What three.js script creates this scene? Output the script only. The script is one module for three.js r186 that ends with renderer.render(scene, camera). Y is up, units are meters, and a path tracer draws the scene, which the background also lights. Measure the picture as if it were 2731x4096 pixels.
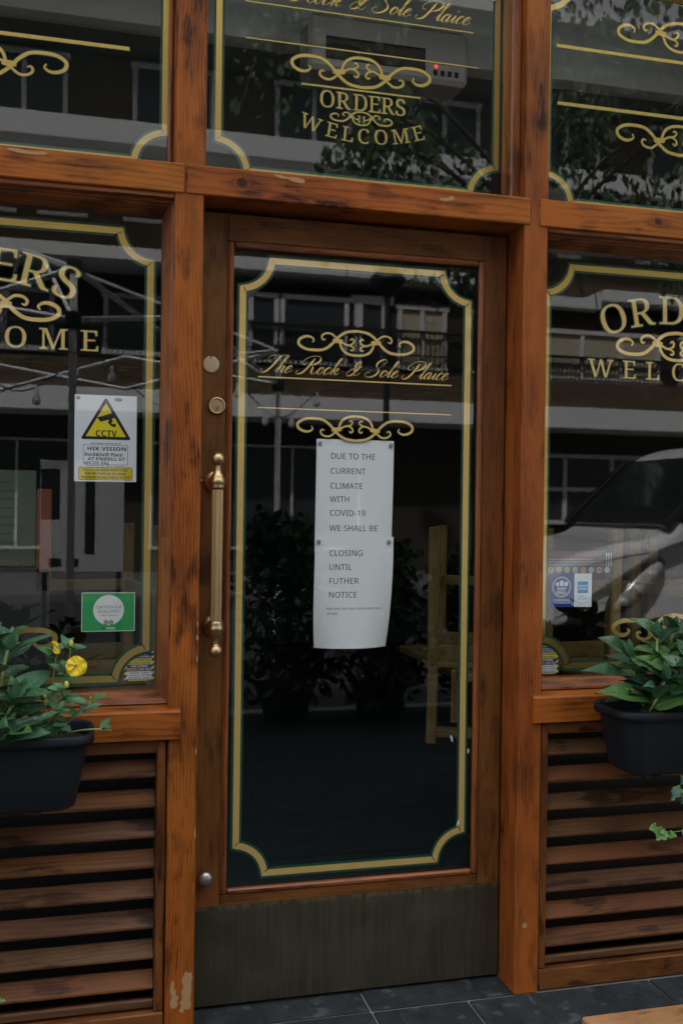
import * as THREE from 'three';
import { FontLoader } from 'three/addons/loaders/FontLoader.js';
import { mergeGeometries } from 'three/addons/utils/BufferGeometryUtils.js';

// ---------------------------------------------------------------- camera, sky, sun, exposure
const scene = new THREE.Scene();
const camera = new THREE.PerspectiveCamera(54.43, 682 / 1024, 0.05, 400);
camera.position.set(-0.2748, 1.2749, 2.4258);
camera.rotation.order = 'YXZ';
camera.rotation.set(-0.002686, -0.253454, 0.013254);
camera.focus = 2.72;
camera.userData.fStop = 5;

const SUN = new THREE.Vector3(-0.42, 0.86, -0.62).normalize();
const lcg = (s) => () => ((s = (s * 1664525 + 1013904223) >>> 0) / 4294967296);
function hash(i, j, s) { let h = (i * 374761393 + j * 668265263 + s * 1274126177) | 0; h = Math.imul(h ^ (h >>> 13), 1274126177); return ((h ^ (h >>> 16)) >>> 0) / 4294967296; }
function noise(x, y, s = 0) {
  const i = Math.floor(x), j = Math.floor(y); let u = x - i, v = y - j; u = u * u * (3 - 2 * u); v = v * v * (3 - 2 * v);
  const a = hash(i, j, s), b = hash(i + 1, j, s), c = hash(i, j + 1, s), d = hash(i + 1, j + 1, s);
  return a + (b - a) * u + (c - a) * v + (a - b - c + d) * u * v;
}
const fbm = (x, y, s, n = 4) => { let a = 0, w = 0.5, t = 0; for (let k = 0; k < n; k++) { a += w * noise(x, y, s + k); t += w; x *= 2.03; y *= 2.03; w *= 0.5; } return a / t; };
const sstep = (a, b, x) => { x = Math.min(1, Math.max(0, (x - a) / (b - a))); return x * x * (3 - 2 * x); };

{ // a bright, thinly clouded sky
  const W = 512, H = 256, d = new Float32Array(W * H * 4);
  for (let j = 0; j < H; j++) for (let i = 0; i < W; i++) {
    const el = Math.max(0, ((j + 0.5) / H - 0.5) * Math.PI), az = (i / W) * Math.PI * 2;
    const k = 1 / (0.25 + Math.sin(el));
    const c = fbm(Math.cos(az) * k * 2 + 9, Math.sin(az) * k * 2 + 9, 5, 5);
    const m = sstep(0.3, 0.7, c), up = Math.sin(el);
    const b = 0.36 + 0.74 * up, o = (j * W + i) * 4;
    d[o] = b * (0.88 + 0.14 * m); d[o + 1] = b * (0.93 + 0.11 * m); d[o + 2] = b * (1.02 + 0.06 * m); d[o + 3] = 1;
  }
  const t = new THREE.DataTexture(d, W, H, THREE.RGBAFormat, THREE.FloatType);
  t.mapping = THREE.EquirectangularReflectionMapping; t.magFilter = t.minFilter = THREE.LinearFilter; t.wrapS = THREE.RepeatWrapping; t.needsUpdate = true;
  scene.background = t; scene.environment = t;
}
const sun = new THREE.DirectionalLight(0xfffdfa, 4.4);
sun.position.copy(SUN).multiplyScalar(40).add(new THREE.Vector3(0, 0, 6)); sun.target.position.set(0, 0, 6);
sun.castShadow = true; sun.shadow.radius = 5; sun.shadow.mapSize.set(2048, 2048);
Object.assign(sun.shadow.camera, { left: -25, right: 25, top: 25, bottom: -25, near: 1, far: 90 });
scene.add(sun, sun.target);

const renderer = new THREE.WebGLRenderer({ antialias: true });
renderer.setSize(682, 1024); renderer.shadowMap.enabled = true;
renderer.toneMapping = THREE.LinearToneMapping; renderer.toneMappingExposure = 1.85;

// ---------------------------------------------------------------- helpers
const V = (x, y, z) => new THREE.Vector3(x, y, z);
const rgb = (r, g, b) => new THREE.Color().setRGB(r, g, b);
const taken = {};
const numbered = (n) => { taken[n] = (taken[n] ?? -1) + 1; return taken[n] ? `${n}_${String(taken[n]).padStart(3, '0')}` : n; };
function thing(name, label, category, pos = [0, 0, 0], group) {
  const o = new THREE.Group(); o.name = numbered(name); o.position.set(...pos); o.userData = { label, category }; if (group) o.userData.group = group; scene.add(o); return o;
}
function shade(o) { o.castShadow = o.receiveShadow = true; return o; }
function part(name, geo, mat, parent) { const m = shade(new THREE.Mesh(geo, mat)); m.name = name; parent.add(m); return m; }
function sub(name, parent) { const g = new THREE.Group(); g.name = name; parent.add(g); return g; }
function single(name, geo, mat, label, category, group) { const m = shade(new THREE.Mesh(geo, mat)); m.name = numbered(name); m.userData = { label, category }; if (group) m.userData.group = group; scene.add(m); return m; }
function struct(name, geo, mat) { const m = shade(new THREE.Mesh(geo, mat)); m.name = name; m.userData = { kind: 'structure', label: '', category: '' }; delete m.userData.label; delete m.userData.category; scene.add(m); return m; }
const std = (o) => new THREE.MeshStandardMaterial(o);
const phys = (o) => new THREE.MeshPhysicalMaterial(o);
const plain = (c, r = 0.7, m = 0) => std({ color: rgb(...c), roughness: r, metalness: m });

// chamfered box between two corners; uv in metres, v along axis a ('x','y','z'), with an offset so that boards differ
function block(x0, x1, y0, y1, z0, z1, { c = 0.002, a = 'y', off = [0, 0] } = {}) {
  const lo = [x0, y0, z0], hi = [x1, y1, z1], ax = 'xyz'.indexOf(a);
  c = Math.min(c, 0.45 * Math.min(x1 - x0, y1 - y0, z1 - z0));
  const P = (s, f) => [0, 1, 2].map((k) => { const e = s[k] ? hi[k] : lo[k]; return k === f ? e : e + (s[k] ? -c : c); });
  const pos = [], uv = [];
  const tri = (p, q, r, n) => {
    const A = V(...p), B = V(...q), C = V(...r), N = B.clone().sub(A).cross(C.clone().sub(A));
    if (N.dot(V(...n)) < 0) [q, r] = [r, q];
    const d = [0, 1, 2].sort((i, j) => Math.abs(n[j]) - Math.abs(n[i]))[0];
    const others = [0, 1, 2].filter((k) => k !== ax);
    for (const w of [p, q, r]) {
      pos.push(...w);
      let u, v;
      const [o0, o1] = others; if (d === ax) { u = w[o0] - lo[o0]; v = w[o1] - lo[o1]; } else { u = d === o0 ? w[o1] - lo[o1] + (n[d] > 0 ? 0.11 : 0.17) : w[o0] - lo[o0] + (n[d] > 0 ? 0 : 0.05); v = w[ax] - lo[ax]; }
      uv.push(u + off[0], v + off[1]);
    }
  };
  const quad = (A, B, C, D, n) => { tri(A, B, C, n); tri(A, C, D, n); };
  for (let f = 0; f < 3; f++) for (const s of [0, 1]) {
    const [g, h] = [0, 1, 2].filter((k) => k !== f), q = (i, j) => { const t = [0, 0, 0]; t[f] = s; t[g] = i; t[h] = j; return P(t, f); };
    const n = [0, 0, 0]; n[f] = s ? 1 : -1; quad(q(0, 0), q(1, 0), q(1, 1), q(0, 1), n);
  }
  if (c > 0) {
    for (let e = 0; e < 3; e++) { const [g, h] = [0, 1, 2].filter((k) => k !== e);
      for (const i of [0, 1]) for (const j of [0, 1]) {
        const t0 = [0, 0, 0]; t0[g] = i; t0[h] = j; const t1 = [...t0]; t1[e] = 1; const n = [0, 0, 0]; n[g] = i ? 1 : -1; n[h] = j ? 1 : -1.001;
        quad(P(t0, g), P(t1, g), P(t1, h), P(t0, h), n);
      } }
    for (let m = 0; m < 8; m++) { const t = [m & 1, (m >> 1) & 1, (m >> 2) & 1]; tri(P(t, 0), P(t, 1), P(t, 2), t.map((k) => (k ? 1 : -1))); }
  }
  const g = new THREE.BufferGeometry();
  g.setAttribute('position', new THREE.Float32BufferAttribute(pos, 3)); g.setAttribute('uv', new THREE.Float32BufferAttribute(uv, 2)); g.computeVertexNormals();
  return g;
}
// a bar from p to q
function bar(p, q, w, d = w, round = false) {
  const A = V(...p), B = V(...q), l = A.distanceTo(B);
  const g = round ? new THREE.CylinderGeometry(w / 2, d / 2, l, 12) : block(-w / 2, w / 2, -l / 2, l / 2, -d / 2, d / 2, { c: Math.min(w, d) * 0.12 });
  g.applyQuaternion(new THREE.Quaternion().setFromUnitVectors(V(0, 1, 0), B.clone().sub(A).normalize())); g.translate((A.x + B.x) / 2, (A.y + B.y) / 2, (A.z + B.z) / 2);
  return g;
}
function ex(pts, depth, bevel = 0, seg = 2) {
  const s = new THREE.Shape(pts.map((p) => new THREE.Vector2(...p)));
  return new THREE.ExtrudeGeometry(s, { depth, bevelEnabled: bevel > 0, bevelSize: bevel, bevelThickness: bevel, bevelSegments: seg, bevelOffset: -bevel, curveSegments: 12 });
}
const merge = (gs) => mergeGeometries(gs.map((g) => { const h = g.index ? g.toNonIndexed() : g; for (const k of Object.keys(h.attributes)) if (!['position', 'normal', 'uv'].includes(k)) h.deleteAttribute(k); return h; }));
function smooth(pts, n = 8, closed = false) {
  return new THREE.CatmullRomCurve3(pts.map((p) => V(p[0], p[1], p[2] ?? 0)), closed, 'centripetal').getPoints((pts.length - (closed ? 0 : 1)) * n);
}
// flat ribbon in the xy plane through points, width w (number or function of t and direction)
function ribbon(pts, w, closed = false, z = 0) {
  const n = pts.length, pos = [], idx = [];
  for (let i = 0; i < n; i++) {
    const a = closed ? pts[(i - 1 + n) % n] : pts[Math.max(0, i - 1)], b = pts[i], c = closed ? pts[(i + 1) % n] : pts[Math.min(n - 1, i + 1)];
    let d1 = [b.x - a.x, b.y - a.y], d2 = [c.x - b.x, c.y - b.y]; const l1 = Math.hypot(...d1), l2 = Math.hypot(...d2);
    if (l1 < 1e-9) d1 = d2; if (l2 < 1e-9) d2 = d1;
    const m1 = Math.hypot(...d1) || 1, m2 = Math.hypot(...d2) || 1; d1 = [d1[0] / m1, d1[1] / m1]; d2 = [d2[0] / m2, d2[1] / m2];
    let t = [d1[0] + d2[0], d1[1] + d2[1]]; const tl = Math.hypot(...t) || 1; t = [t[0] / tl, t[1] / tl];
    const cs = Math.max(0.35, t[0] * d1[0] + t[1] * d1[1]);
    const wd = (typeof w === 'function' ? w(i / (n - 1), t) : w) / 2 / cs;
    pos.push(b.x - t[1] * wd, b.y + t[0] * wd, z, b.x + t[1] * wd, b.y - t[0] * wd, z);
  }
  const lim = closed ? n : n - 1;
  for (let i = 0; i < lim; i++) { const a = 2 * i, b = 2 * ((i + 1) % n); idx.push(a, a + 1, b, b, a + 1, b + 1); }
  const g = new THREE.BufferGeometry(); g.setAttribute('position', new THREE.Float32BufferAttribute(pos, 3));
  g.setAttribute('uv', new THREE.Float32BufferAttribute(pos.filter((_, i) => i % 3 < 2), 2)); g.setIndex(idx); g.computeVertexNormals();
  return g;
}
function canvasTex(w, h, draw) {
  const c = document.createElement('canvas'); c.width = w; c.height = h; const x = c.getContext('2d'); draw(x, w, h);
  const t = new THREE.CanvasTexture(c); t.colorSpace = THREE.SRGBColorSpace; t.anisotropy = 8; return t;
}

// ---------------------------------------------------------------- wood
function woodTex(seed, { W = 0.32, L = 1.6, ppm = 640, light = [0.40, 0.115, 0.015], dark = [0.035, 0.010, 0.0035], ring = 120, knots = 5, stain = 0.5, list = [], fibre = 0.25 } = {}) {
  const w = Math.round(W * ppm), h = Math.round(L * ppm), d = new Uint8Array(w * h * 4), b = new Uint8Array(w * h * 4), R = lcg(seed * 7919 + 13);
  const K = list.map((k) => [...k]); for (let i = 0; i < knots; i++) K.push([R() * W, R() * L, 0.006 + 0.009 * R()]);
  const enc = (c) => Math.max(0, Math.min(255, Math.round(255 * (c <= 0.0031308 ? 12.92 * c : 1.055 * Math.pow(c, 1 / 2.4) - 0.055))));
  for (let j = 0; j < h; j++) for (let i = 0; i < w; i++) {
    const u = (i / w) * W, v = (j / h) * L;
    let g = u + 0.03 * (fbm(u * 9, v * 3.5, seed, 4) - 0.5) + 0.05 * (noise(u * 2, v * 0.9, seed + 9) - 0.5), core = 0, halo = 0;
    for (const [ku, kv, kr] of K) {
      let du = u - ku; if (du > W / 2) du -= W; if (du < -W / 2) du += W; let dv = v - kv; if (dv > L / 2) dv -= L; if (dv < -L / 2) dv += L;
      const q = Math.exp(-(du * du) / (9 * kr * kr) - (dv * dv) / (40 * kr * kr));
      if (q > 0.01) {
        const r = Math.hypot(du, dv * 0.8) * (1 + 0.25 * (noise(u * 120, v * 120, seed + 3) - 0.5));
        g += q * (Math.sign(du) * (Math.hypot(du, dv * 0.3) - Math.abs(du)) * 0.9);
        core = Math.max(core, 1 - sstep(kr * 0.55, kr * 0.95, r)); halo = Math.max(halo, 0.8 * (1 - sstep(kr * 0.8, kr * 2.6, Math.hypot(du, dv * 0.45))));
        if (r < kr * 1.1) g = r * 2.2;
      }
    }
    const s = g * ring * (0.8 + 0.5 * noise(u * 3, 0.3, seed + 51)) + 0.5 * noise(u * 30, v * 3, seed + 5), f = s - Math.floor(s);
    const late = sstep(0.35, 0.85, f) * (1 - sstep(0.88, 1, f));
    const fib = noise(u * 1400, v * 22, seed + 11), blot = 0.55 * fbm(u * 20, v * 8, seed + 17, 5) + 0.45 * fbm(u * 6, v * 2.6, seed + 19, 3), st = sstep(0.58, 0.74, fbm(u * 30 + 5, v * 9, seed + 23, 5));
    const nick = sstep(0.8, 0.86, noise(u * 130, v * 26, seed + 41)) * sstep(0.45, 0.6, noise(u * 7, v * 3, seed + 43));
    let m = 0.12 + 0.28 * late * (0.5 + noise(u * 5, v * 2, seed + 37)) + fibre * (fib - 0.5) + 1.8 * (blot - 0.47) + stain * st + 0.22 * nick;
    m = Math.max(0, Math.min(1, m + halo * 0.35)); m = m + (1 - m) * core * 0.92;
    const warm = 0.85 + 0.3 * noise(u * 6, v * 1.5, seed + 31), o = (j * w + i) * 4;
    for (let k = 0; k < 3; k++) { const c = light[k] + (dark[k] - light[k]) * m; d[o + k] = enc(k === 1 ? c * warm : c); }
    d[o + 3] = 255; const bv = 140 - 55 * late + 60 * (fib - 0.5) - 40 * core; b[o] = b[o + 1] = b[o + 2] = Math.max(0, Math.min(255, bv)); b[o + 3] = 255;
  }
  const mk = (a, cs) => { const t = new THREE.DataTexture(a, w, h); t.wrapS = t.wrapT = THREE.RepeatWrapping; t.magFilter = THREE.LinearFilter; t.minFilter = THREE.LinearMipmapLinearFilter; t.generateMipmaps = true; if (cs) t.colorSpace = THREE.SRGBColorSpace; t.repeat.set(1 / W, 1 / L); t.needsUpdate = true; return t; };
  return { map: mk(d, true), bumpMap: mk(b, false) };
}
const woodMat = (t, r = 0.42, cc = 0.25) => phys({ ...t, bumpScale: 0.0005, roughness: r + 0.08, specularIntensity: 0.4, clearcoat: cc * 0.25, clearcoatRoughness: 0.3 });
const M = {};
const pineA = woodTex(21, { L: 2.9, W: 0.3, knots: 9, stain: 0.42 }), pineB = woodTex(2, { L: 2.9, W: 0.3, knots: 5, stain: 0.3, light: [0.36, 0.1, 0.017] });
const pineR = woodTex(3, { L: 1.9, W: 0.3, knots: 2, stain: 0.4, list: [[0.203, 0.315, 0.014], [0.12, 1.2, 0.011]], ring: 70 });
M.postA = woodMat(pineA); M.postB = woodMat(pineB); M.rail = woodMat(pineR);
M.slats = [4, 5, 6].map((s) => woodMat(woodTex(s, { L: 1.05, W: 0.3, knots: 5, stain: 0.5, light: [[0.17, 0.076, 0.032], [0.155, 0.073, 0.034], [0.19, 0.074, 0.026]][s - 4], dark: [0.04, 0.017, 0.009], ring: 90 }), 0.5, 0.15));
M.frameDark = woodMat(woodTex(7, { L: 1.4, knots: 3, light: [0.24, 0.085, 0.022], dark: [0.045, 0.015, 0.006], ring: 130 }), 0.4, 0.3);
M.door = woodMat(woodTex(8, { L: 2.1, knots: 0, light: [0.20, 0.074, 0.018], dark: [0.04, 0.016, 0.006], ring: 200, stain: 0.35, fibre: 0.6 }), 0.38, 0.3);
M.bead = woodMat(woodTex(9, { L: 1.2, W: 0.2, knots: 0, light: [0.32, 0.10, 0.026], dark: [0.07, 0.02, 0.007], ring: 160 }), 0.2, 2.0);
M.bare = plain([0.44, 0.25, 0.11], 0.8);
M.glass = phys({ color: rgb(0.94, 0.97, 0.96), transmission: 1, thickness: 0, ior: 1.66, roughness: 0 });
M.gold = phys({ color: rgb(0.90, 0.60, 0.20), metalness: 0.4, roughness: 0.36 });
{ const w = 256, d = new Uint8Array(w * w * 4); for (let j = 0; j < w; j++) for (let i = 0; i < w; i++) { const v = 120 + 110 * (noise(i / 5, j / 5, 3) - 0.5) + 70 * (noise(i / 18, j / 18, 4) - 0.5), o = (j * w + i) * 4; d[o] = d[o + 1] = d[o + 2] = v; d[o + 3] = 255; }
  const t = new THREE.DataTexture(d, w, w); t.wrapS = t.wrapT = THREE.RepeatWrapping; t.magFilter = THREE.LinearFilter; t.repeat.set(5, 5); t.needsUpdate = true; M.gold.bumpMap = t; M.gold.bumpScale = 0.001; }
M.green = plain([0.003, 0.07, 0.038], 0.5);
M.goldLeaf = phys({ color: rgb(0.68, 0.46, 0.13), metalness: 0.85, roughness: 0.3 });
M.brass = phys({ color: rgb(0.60, 0.44, 0.23), metalness: 1, roughness: 0.33 });
M.brassOld = phys({ color: rgb(0.42, 0.30, 0.15), metalness: 0.9, roughness: 0.42 });
M.black = plain([0.012, 0.012, 0.013], 0.5);
M.steel = plain([0.5, 0.5, 0.49], 0.35, 0.9);

// ---------------------------------------------------------------- ground
const slate = (seed) => {
  const w = 256, d = new Uint8Array(w * w * 4), b = new Uint8Array(w * w * 4);
  for (let j = 0; j < w; j++) for (let i = 0; i < w; i++) {
    const n = fbm(i / 40, j / 26, seed, 5), f = noise(i / 2, j / 2, seed + 7), o = (j * w + i) * 4, c = 50 + 34 * (n - 0.5) + 14 * (f - 0.5) + 26 * sstep(0.62, 0.8, fbm(i / 18, j / 18, seed + 3, 3));
    d[o] = c * 0.93; d[o + 1] = c; d[o + 2] = c * 1.04; d[o + 3] = 255; b[o] = b[o + 1] = b[o + 2] = 128 + 90 * (n - 0.5) + 40 * (f - 0.5); b[o + 3] = 255;
  }
  const mk = (a, cs) => { const t = new THREE.DataTexture(a, w, w); t.wrapS = t.wrapT = THREE.RepeatWrapping; t.magFilter = THREE.LinearFilter; if (cs) t.colorSpace = THREE.SRGBColorSpace; t.repeat.set(2, 2); t.needsUpdate = true; return t; };
  return phys({ map: mk(d, true), bumpMap: mk(b), bumpScale: 0.003, roughness: 0.85, specularIntensity: 0.5 });
};
M.slate = [11, 12, 13].map(slate);
struct('ground', new THREE.PlaneGeometry(600, 600).rotateX(-Math.PI / 2).translate(0, -0.16, 0), plain([0.09, 0.09, 0.09], 0.95));
const pave = struct('pavement', block(-14, 24, -0.15, -0.006, -0.14, 3.6, { c: 0.01 }), plain([0.27, 0.265, 0.24], 0.95));
{ const R = lcg(5), rows = [[-0.132, -0.002, [-0.02, 0.45, 0.855]], [0.003, 0.30, [-1.65, -1.125, -0.6, -0.075, 0.45, 0.71, 1.235, 1.76, 2.285]], [0.305, 0.60, [-1.5, -0.86, -0.335, 0.19, 0.715, 1.24, 1.765, 2.29]], [0.605, 0.9, [-1.12, -0.6, -0.075, 0.45, 0.975, 1.5, 2.03]]];
  for (const [z0, z1, xs] of rows) for (let i = 0; i + 1 < xs.length; i++) part('paving_slab', block(xs[i] + 0.003, xs[i + 1] - 0.003, -0.006 - 0.004, -0.001 + 0.001 * R(), z0 + 0.003, z1 - 0.003, { c: 0.0015, a: 'x', off: [R() * 3, R() * 3] }), M.slate[Math.floor(R() * 3)], pave); }
part('paving_slab_field', block(-14, 24, -0.006, -0.002, 0.91, 3.45, { c: 0, a: 'x' }), M.slate[0], pave);
part('kerb', block(-14, 24, -0.15, 0.0, 3.46, 3.6, { c: 0.02, a: 'x' }), plain([0.3, 0.3, 0.29], 0.9), pave);
struct('road', block(-30, 40, -0.155, -0.13, 3.61, 12.4, { c: 0 }), plain([0.034, 0.034, 0.036], 0.95));
struct('far_pavement', block(-30, 40, -0.15, 0.0, 12.41, 17.2, { c: 0.02 }), plain([0.13, 0.128, 0.124], 0.95));

// ---------------------------------------------------------------- lettering tools
const serif = await new FontLoader().loadAsync('fonts/droid/droid_serif_regular.typeface.json');
const glyph = (ch) => { const s = serif.generateShapes(ch, 1), g = new THREE.ShapeGeometry(s, 8); g.computeBoundingBox(); return { s, bb: g.boundingBox }; };
const CAP = glyph('E').bb.max.y;
// letters of one word as gold faces and green edges; place(k) -> {x, y, rot}, cap height h, wide = horizontal stretch
function letters(word, h, places, wide = 1) {
  const gold = [], green = [], k = h / CAP;
  [...word].forEach((ch, i) => {
    const { s, bb } = glyph(ch), p = places[i], cx = (bb.min.x + bb.max.x) / 2, m = new THREE.Matrix4().makeTranslation(p.x, p.y, 0).multiply(new THREE.Matrix4().makeRotationZ(p.rot ?? 0)).multiply(new THREE.Matrix4().makeScale(k * wide, k, 1)).multiply(new THREE.Matrix4().makeTranslation(-cx, -CAP / 2, 0));
    const g = new THREE.ShapeGeometry(s, 8).applyMatrix4(m); gold.push(g);
    for (const sh of s) for (const loop of [sh.getPoints(8), ...sh.holes.map((q) => q.getPoints(8))]) {
      const pts = loop.map((q) => V(q.x, q.y, 0).applyMatrix4(m)); if (pts[0].distanceTo(pts[pts.length - 1]) < 1e-6) pts.pop();
      const gr = ribbon(pts, h * 0.075, true, -0.0003 - i * 0.00002);
      green.push(gr);
    }
  });
  return { gold: merge(gold), green: merge(green) };
}
const ORN = [
  { p: [[-0.77, -0.015], [-0.745, 0.03], [-0.8, 0.075], [-0.9, 0.075], [-0.99, 0.02], [-1.0, -0.05], [-0.9, -0.12], [-0.74, -0.14], [-0.57, -0.12], [-0.45, -0.04], [-0.34, 0.08], [-0.2, 0.18], [0, 0.215]], w: 0.05, e: [0.35, 1] },
  { p: [[-0.3, 0.03], [-0.37, 0.09], [-0.46, 0.15], [-0.56, 0.14], [-0.61, 0.09], [-0.585, 0.04], [-0.54, 0.055]], w: 0.036, e: [1, 0.4] },
  { p: [[-0.3, 0.05], [-0.28, -0.05], [-0.23, -0.13], [-0.13, -0.185], [0, -0.2]], w: 0.045, e: [0.7, 1] },
  { p: [[-0.12, 0.05], [-0.09, 0.08], [-0.055, 0.05], [-0.075, 0.0], [-0.14, -0.03], [-0.2, -0.02], [-0.3, 0.04]], w: 0.034, e: [0.5, 1] },
  { p: [[-0.15, -0.03], [-0.09, -0.05], [-0.06, -0.09], [-0.09, -0.12], [-0.12, -0.1]], w: 0.03, e: [1, 0.5] },
  { p: [[-0.42, 0.03], [-0.36, 0.035], [-0.28, 0.025], [-0.25, 0.02]], w: 0.085, e: [0.8, 0.8] },
];
function ornament(cx, cy, half, flip = 1, fat = 1) {
  const gold = [], green = []; let z = 0;
  for (const s of [-1, 1]) for (const o of ORN) {
    const pts = smooth(o.p, 6).map((q) => V(cx - s * q.x * half, cy + flip * q.y * half, 0)); z += 0.00001;
    const w = (t) => half * o.w * fat * (t < 0.25 ? o.e[0] + (1 - o.e[0]) * t * 4 : t > 0.75 ? o.e[1] + (1 - o.e[1]) * (1 - t) * 4 : 1);
    gold.push(ribbon(pts, w, false, z)); green.push(ribbon(pts, (t) => w(t) + 0.003, false, -0.0003 - z));
  }
  return { gold: merge(gold), green: merge(green) };
}
// copperplate strokes, x height 1
const SCR = {
  h: [1.02, [[-0.05, 0.15], [0.3, 1.2], [0.52, 2.0], [0.45, 2.28], [0.32, 2.1], [0.27, 1.4], [0.24, 0]], [[0.25, 0.25], [0.38, 0.7], [0.55, 0.97], [0.68, 0.9], [0.7, 0.5], [0.7, 0.15], [0.82, 0.02], [1.05, 0.3]]],
  e: [0.72, [[0, 0.35], [0.28, 0.5], [0.5, 0.75], [0.44, 0.98], [0.28, 0.95], [0.1, 0.65], [0.08, 0.25], [0.24, 0], [0.46, 0.08], [0.74, 0.38]]],
  o: [0.74, [[0.4, 0.98], [0.2, 0.9], [0.07, 0.55], [0.1, 0.15], [0.28, 0], [0.5, 0.2], [0.58, 0.6], [0.46, 0.95], [0.36, 0.9], [0.5, 0.7], [0.76, 0.72]]],
  c: [0.68, [[0.5, 0.76], [0.54, 0.92], [0.36, 1.0], [0.16, 0.8], [0.07, 0.4], [0.16, 0.05], [0.36, 0.02], [0.7, 0.38]]],
  k: [0.98, [[-0.05, 0.2], [0.3, 1.2], [0.52, 2.0], [0.45, 2.28], [0.32, 2.1], [0.27, 1.4], [0.24, 0]], [[0.26, 0.35], [0.42, 0.8], [0.64, 0.98], [0.74, 0.8], [0.6, 0.58], [0.36, 0.52], [0.55, 0.38], [0.66, 0.08], [0.8, 0.02], [1.0, 0.28]]],
  l: [0.56, [[-0.1, 0.3], [0.25, 1.2], [0.5, 2.0], [0.43, 2.28], [0.3, 2.1], [0.25, 1.3], [0.2, 0.3], [0.3, 0.02], [0.58, 0.34]]],
  a: [0.9, [[0.6, 0.82], [0.42, 1.0], [0.18, 0.82], [0.07, 0.4], [0.14, 0.04], [0.32, 0.06], [0.5, 0.4], [0.64, 0.95]], [[0.64, 0.98], [0.58, 0.5], [0.58, 0.12], [0.7, 0.02], [0.92, 0.34]]],
  i: [0.54, [[-0.05, 0.25], [0.12, 0.6], [0.24, 0.98]], [[0.24, 0.98], [0.2, 0.5], [0.2, 0.12], [0.32, 0.02], [0.56, 0.34]], [[0.25, 1.52], [0.27, 1.42]]],
  T: [1.35, [[1.0, 2.25], [0.86, 1.5], [0.68, 0.7], [0.4, 0.1], [0.05, -0.05], [-0.22, 0.15], [-0.15, 0.42]], [[0.2, 1.35], [-0.08, 1.5], [-0.15, 1.95], [0.2, 2.3], [0.62, 2.2], [1.1, 2.18], [1.55, 2.4]]],
  R: [1.85, [[0.75, 2.1], [0.66, 1.4], [0.5, 0.6], [0.22, 0.05], [-0.15, -0.05], [-0.4, 0.15], [-0.32, 0.42]], [[0.15, 1.2], [-0.2, 1.25], [-0.32, 1.65], [0.0, 2.15], [0.6, 2.4], [1.2, 2.3], [1.45, 1.9], [1.25, 1.4], [0.66, 1.15]], [[0.8, 1.15], [1.08, 0.95], [1.18, 0.5], [1.32, 0.08], [1.55, 0.02], [1.85, 0.4]]],
  P: [1.55, [[0.75, 2.1], [0.66, 1.4], [0.5, 0.6], [0.22, 0.05], [-0.15, -0.05], [-0.4, 0.15], [-0.32, 0.42]], [[0.15, 1.2], [-0.2, 1.25], [-0.32, 1.65], [0.0, 2.15], [0.6, 2.4], [1.25, 2.3], [1.5, 1.85], [1.25, 1.3], [0.8, 1.05]]],
  S: [1.5, [[1.12, 1.75], [1.3, 1.95], [1.28, 2.25], [1.0, 2.42], [0.62, 2.25], [0.42, 1.85], [0.52, 1.45], [0.88, 1.1], [1.08, 0.7], [0.95, 0.25], [0.5, -0.04], [0.05, 0.0], [-0.22, 0.3], [-0.08, 0.62], [0.15, 0.55]]],
  '&': [1.35, [[1.3, 1.15], [1.1, 1.3], [0.95, 1.05], [0.82, 0.5], [0.5, 0.04], [0.15, 0.02], [0.0, 0.35], [0.2, 0.8], [0.65, 1.15], [0.9, 1.6], [0.78, 1.95], [0.55, 1.8], [0.52, 1.3], [0.7, 0.6], [0.95, 0.1], [1.25, 0.15], [1.38, 0.5]]],
};
function script(text, x0, x1, base, xh, sx = 1) {
  const sh = 0.62, gold = [], green = []; let pen = 0, z = 0; const out = [];
  for (const ch of text) { if (ch === ' ') { pen += 0.95; continue; } const [adv, ...st] = SCR[ch]; for (const s of st) out.push([ch, pen, s]); pen += adv * sx; }
  const k = (x1 - x0) / pen;
  for (const [ch, px, s] of out) {
    const pts = smooth(s, 6).map((q) => V(x0 + (px + q.x * sx) * k + q.y * xh * sh, base + q.y * xh, 0)); z += 0.00001;
    const dot = s.length === 2, W = xh * (ch >= 'A' && ch <= 'Z' ? 0.19 : 0.16);
    const w = (t, d) => { const down = Math.max(0, -(d[0] * 0.53 + d[1] * 0.85)); const e = Math.min(1, Math.min(t, 1 - t) * 6 + 0.35); return dot ? xh * 0.24 : xh * 0.055 + W * down * down * e; };
    gold.push(ribbon(pts, w, false, z)); green.push(ribbon(pts, (t, d) => w(t, d) + 0.0012, false, -0.0003 - z));
  }
  return { gold: merge(gold), green: merge(green) };
}
const rule = (x0, x1, y, w) => ({ gold: ribbon([V(x0, y, 0), V(x1, y, 0)], w), green: ribbon([V(x0 - 0.001, y, 0), V(x1 + 0.001, y, 0)], w + 0.003, false, -0.0004) });
function ticket(x0, x1, y0, y1, r, w) {
  const a = w / 2, pts = [], c = [[x0, y0, 0], [x1, y0, 1], [x1, y1, 2], [x0, y1, 3]];
  for (const [cx, cy, k] of c) { const st = [Math.PI / 2, Math.PI, 1.5 * Math.PI, 0][k]; for (let i = 0; i <= 12; i++) { const t = st - (Math.PI / 2) * (i / 12), rr = r + a * 0.0; let px = cx + Math.cos(t) * rr, py = cy + Math.sin(t) * rr; px = Math.min(x1 - a, Math.max(x0 + a, px)); py = Math.min(y1 - a, Math.max(y0 + a, py)); pts.push(V(px, py, 0)); } }
  return { gold: ribbon(pts, w, true), green: ribbon(pts, w + 0.0125, true, -0.0005) };
}
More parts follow.
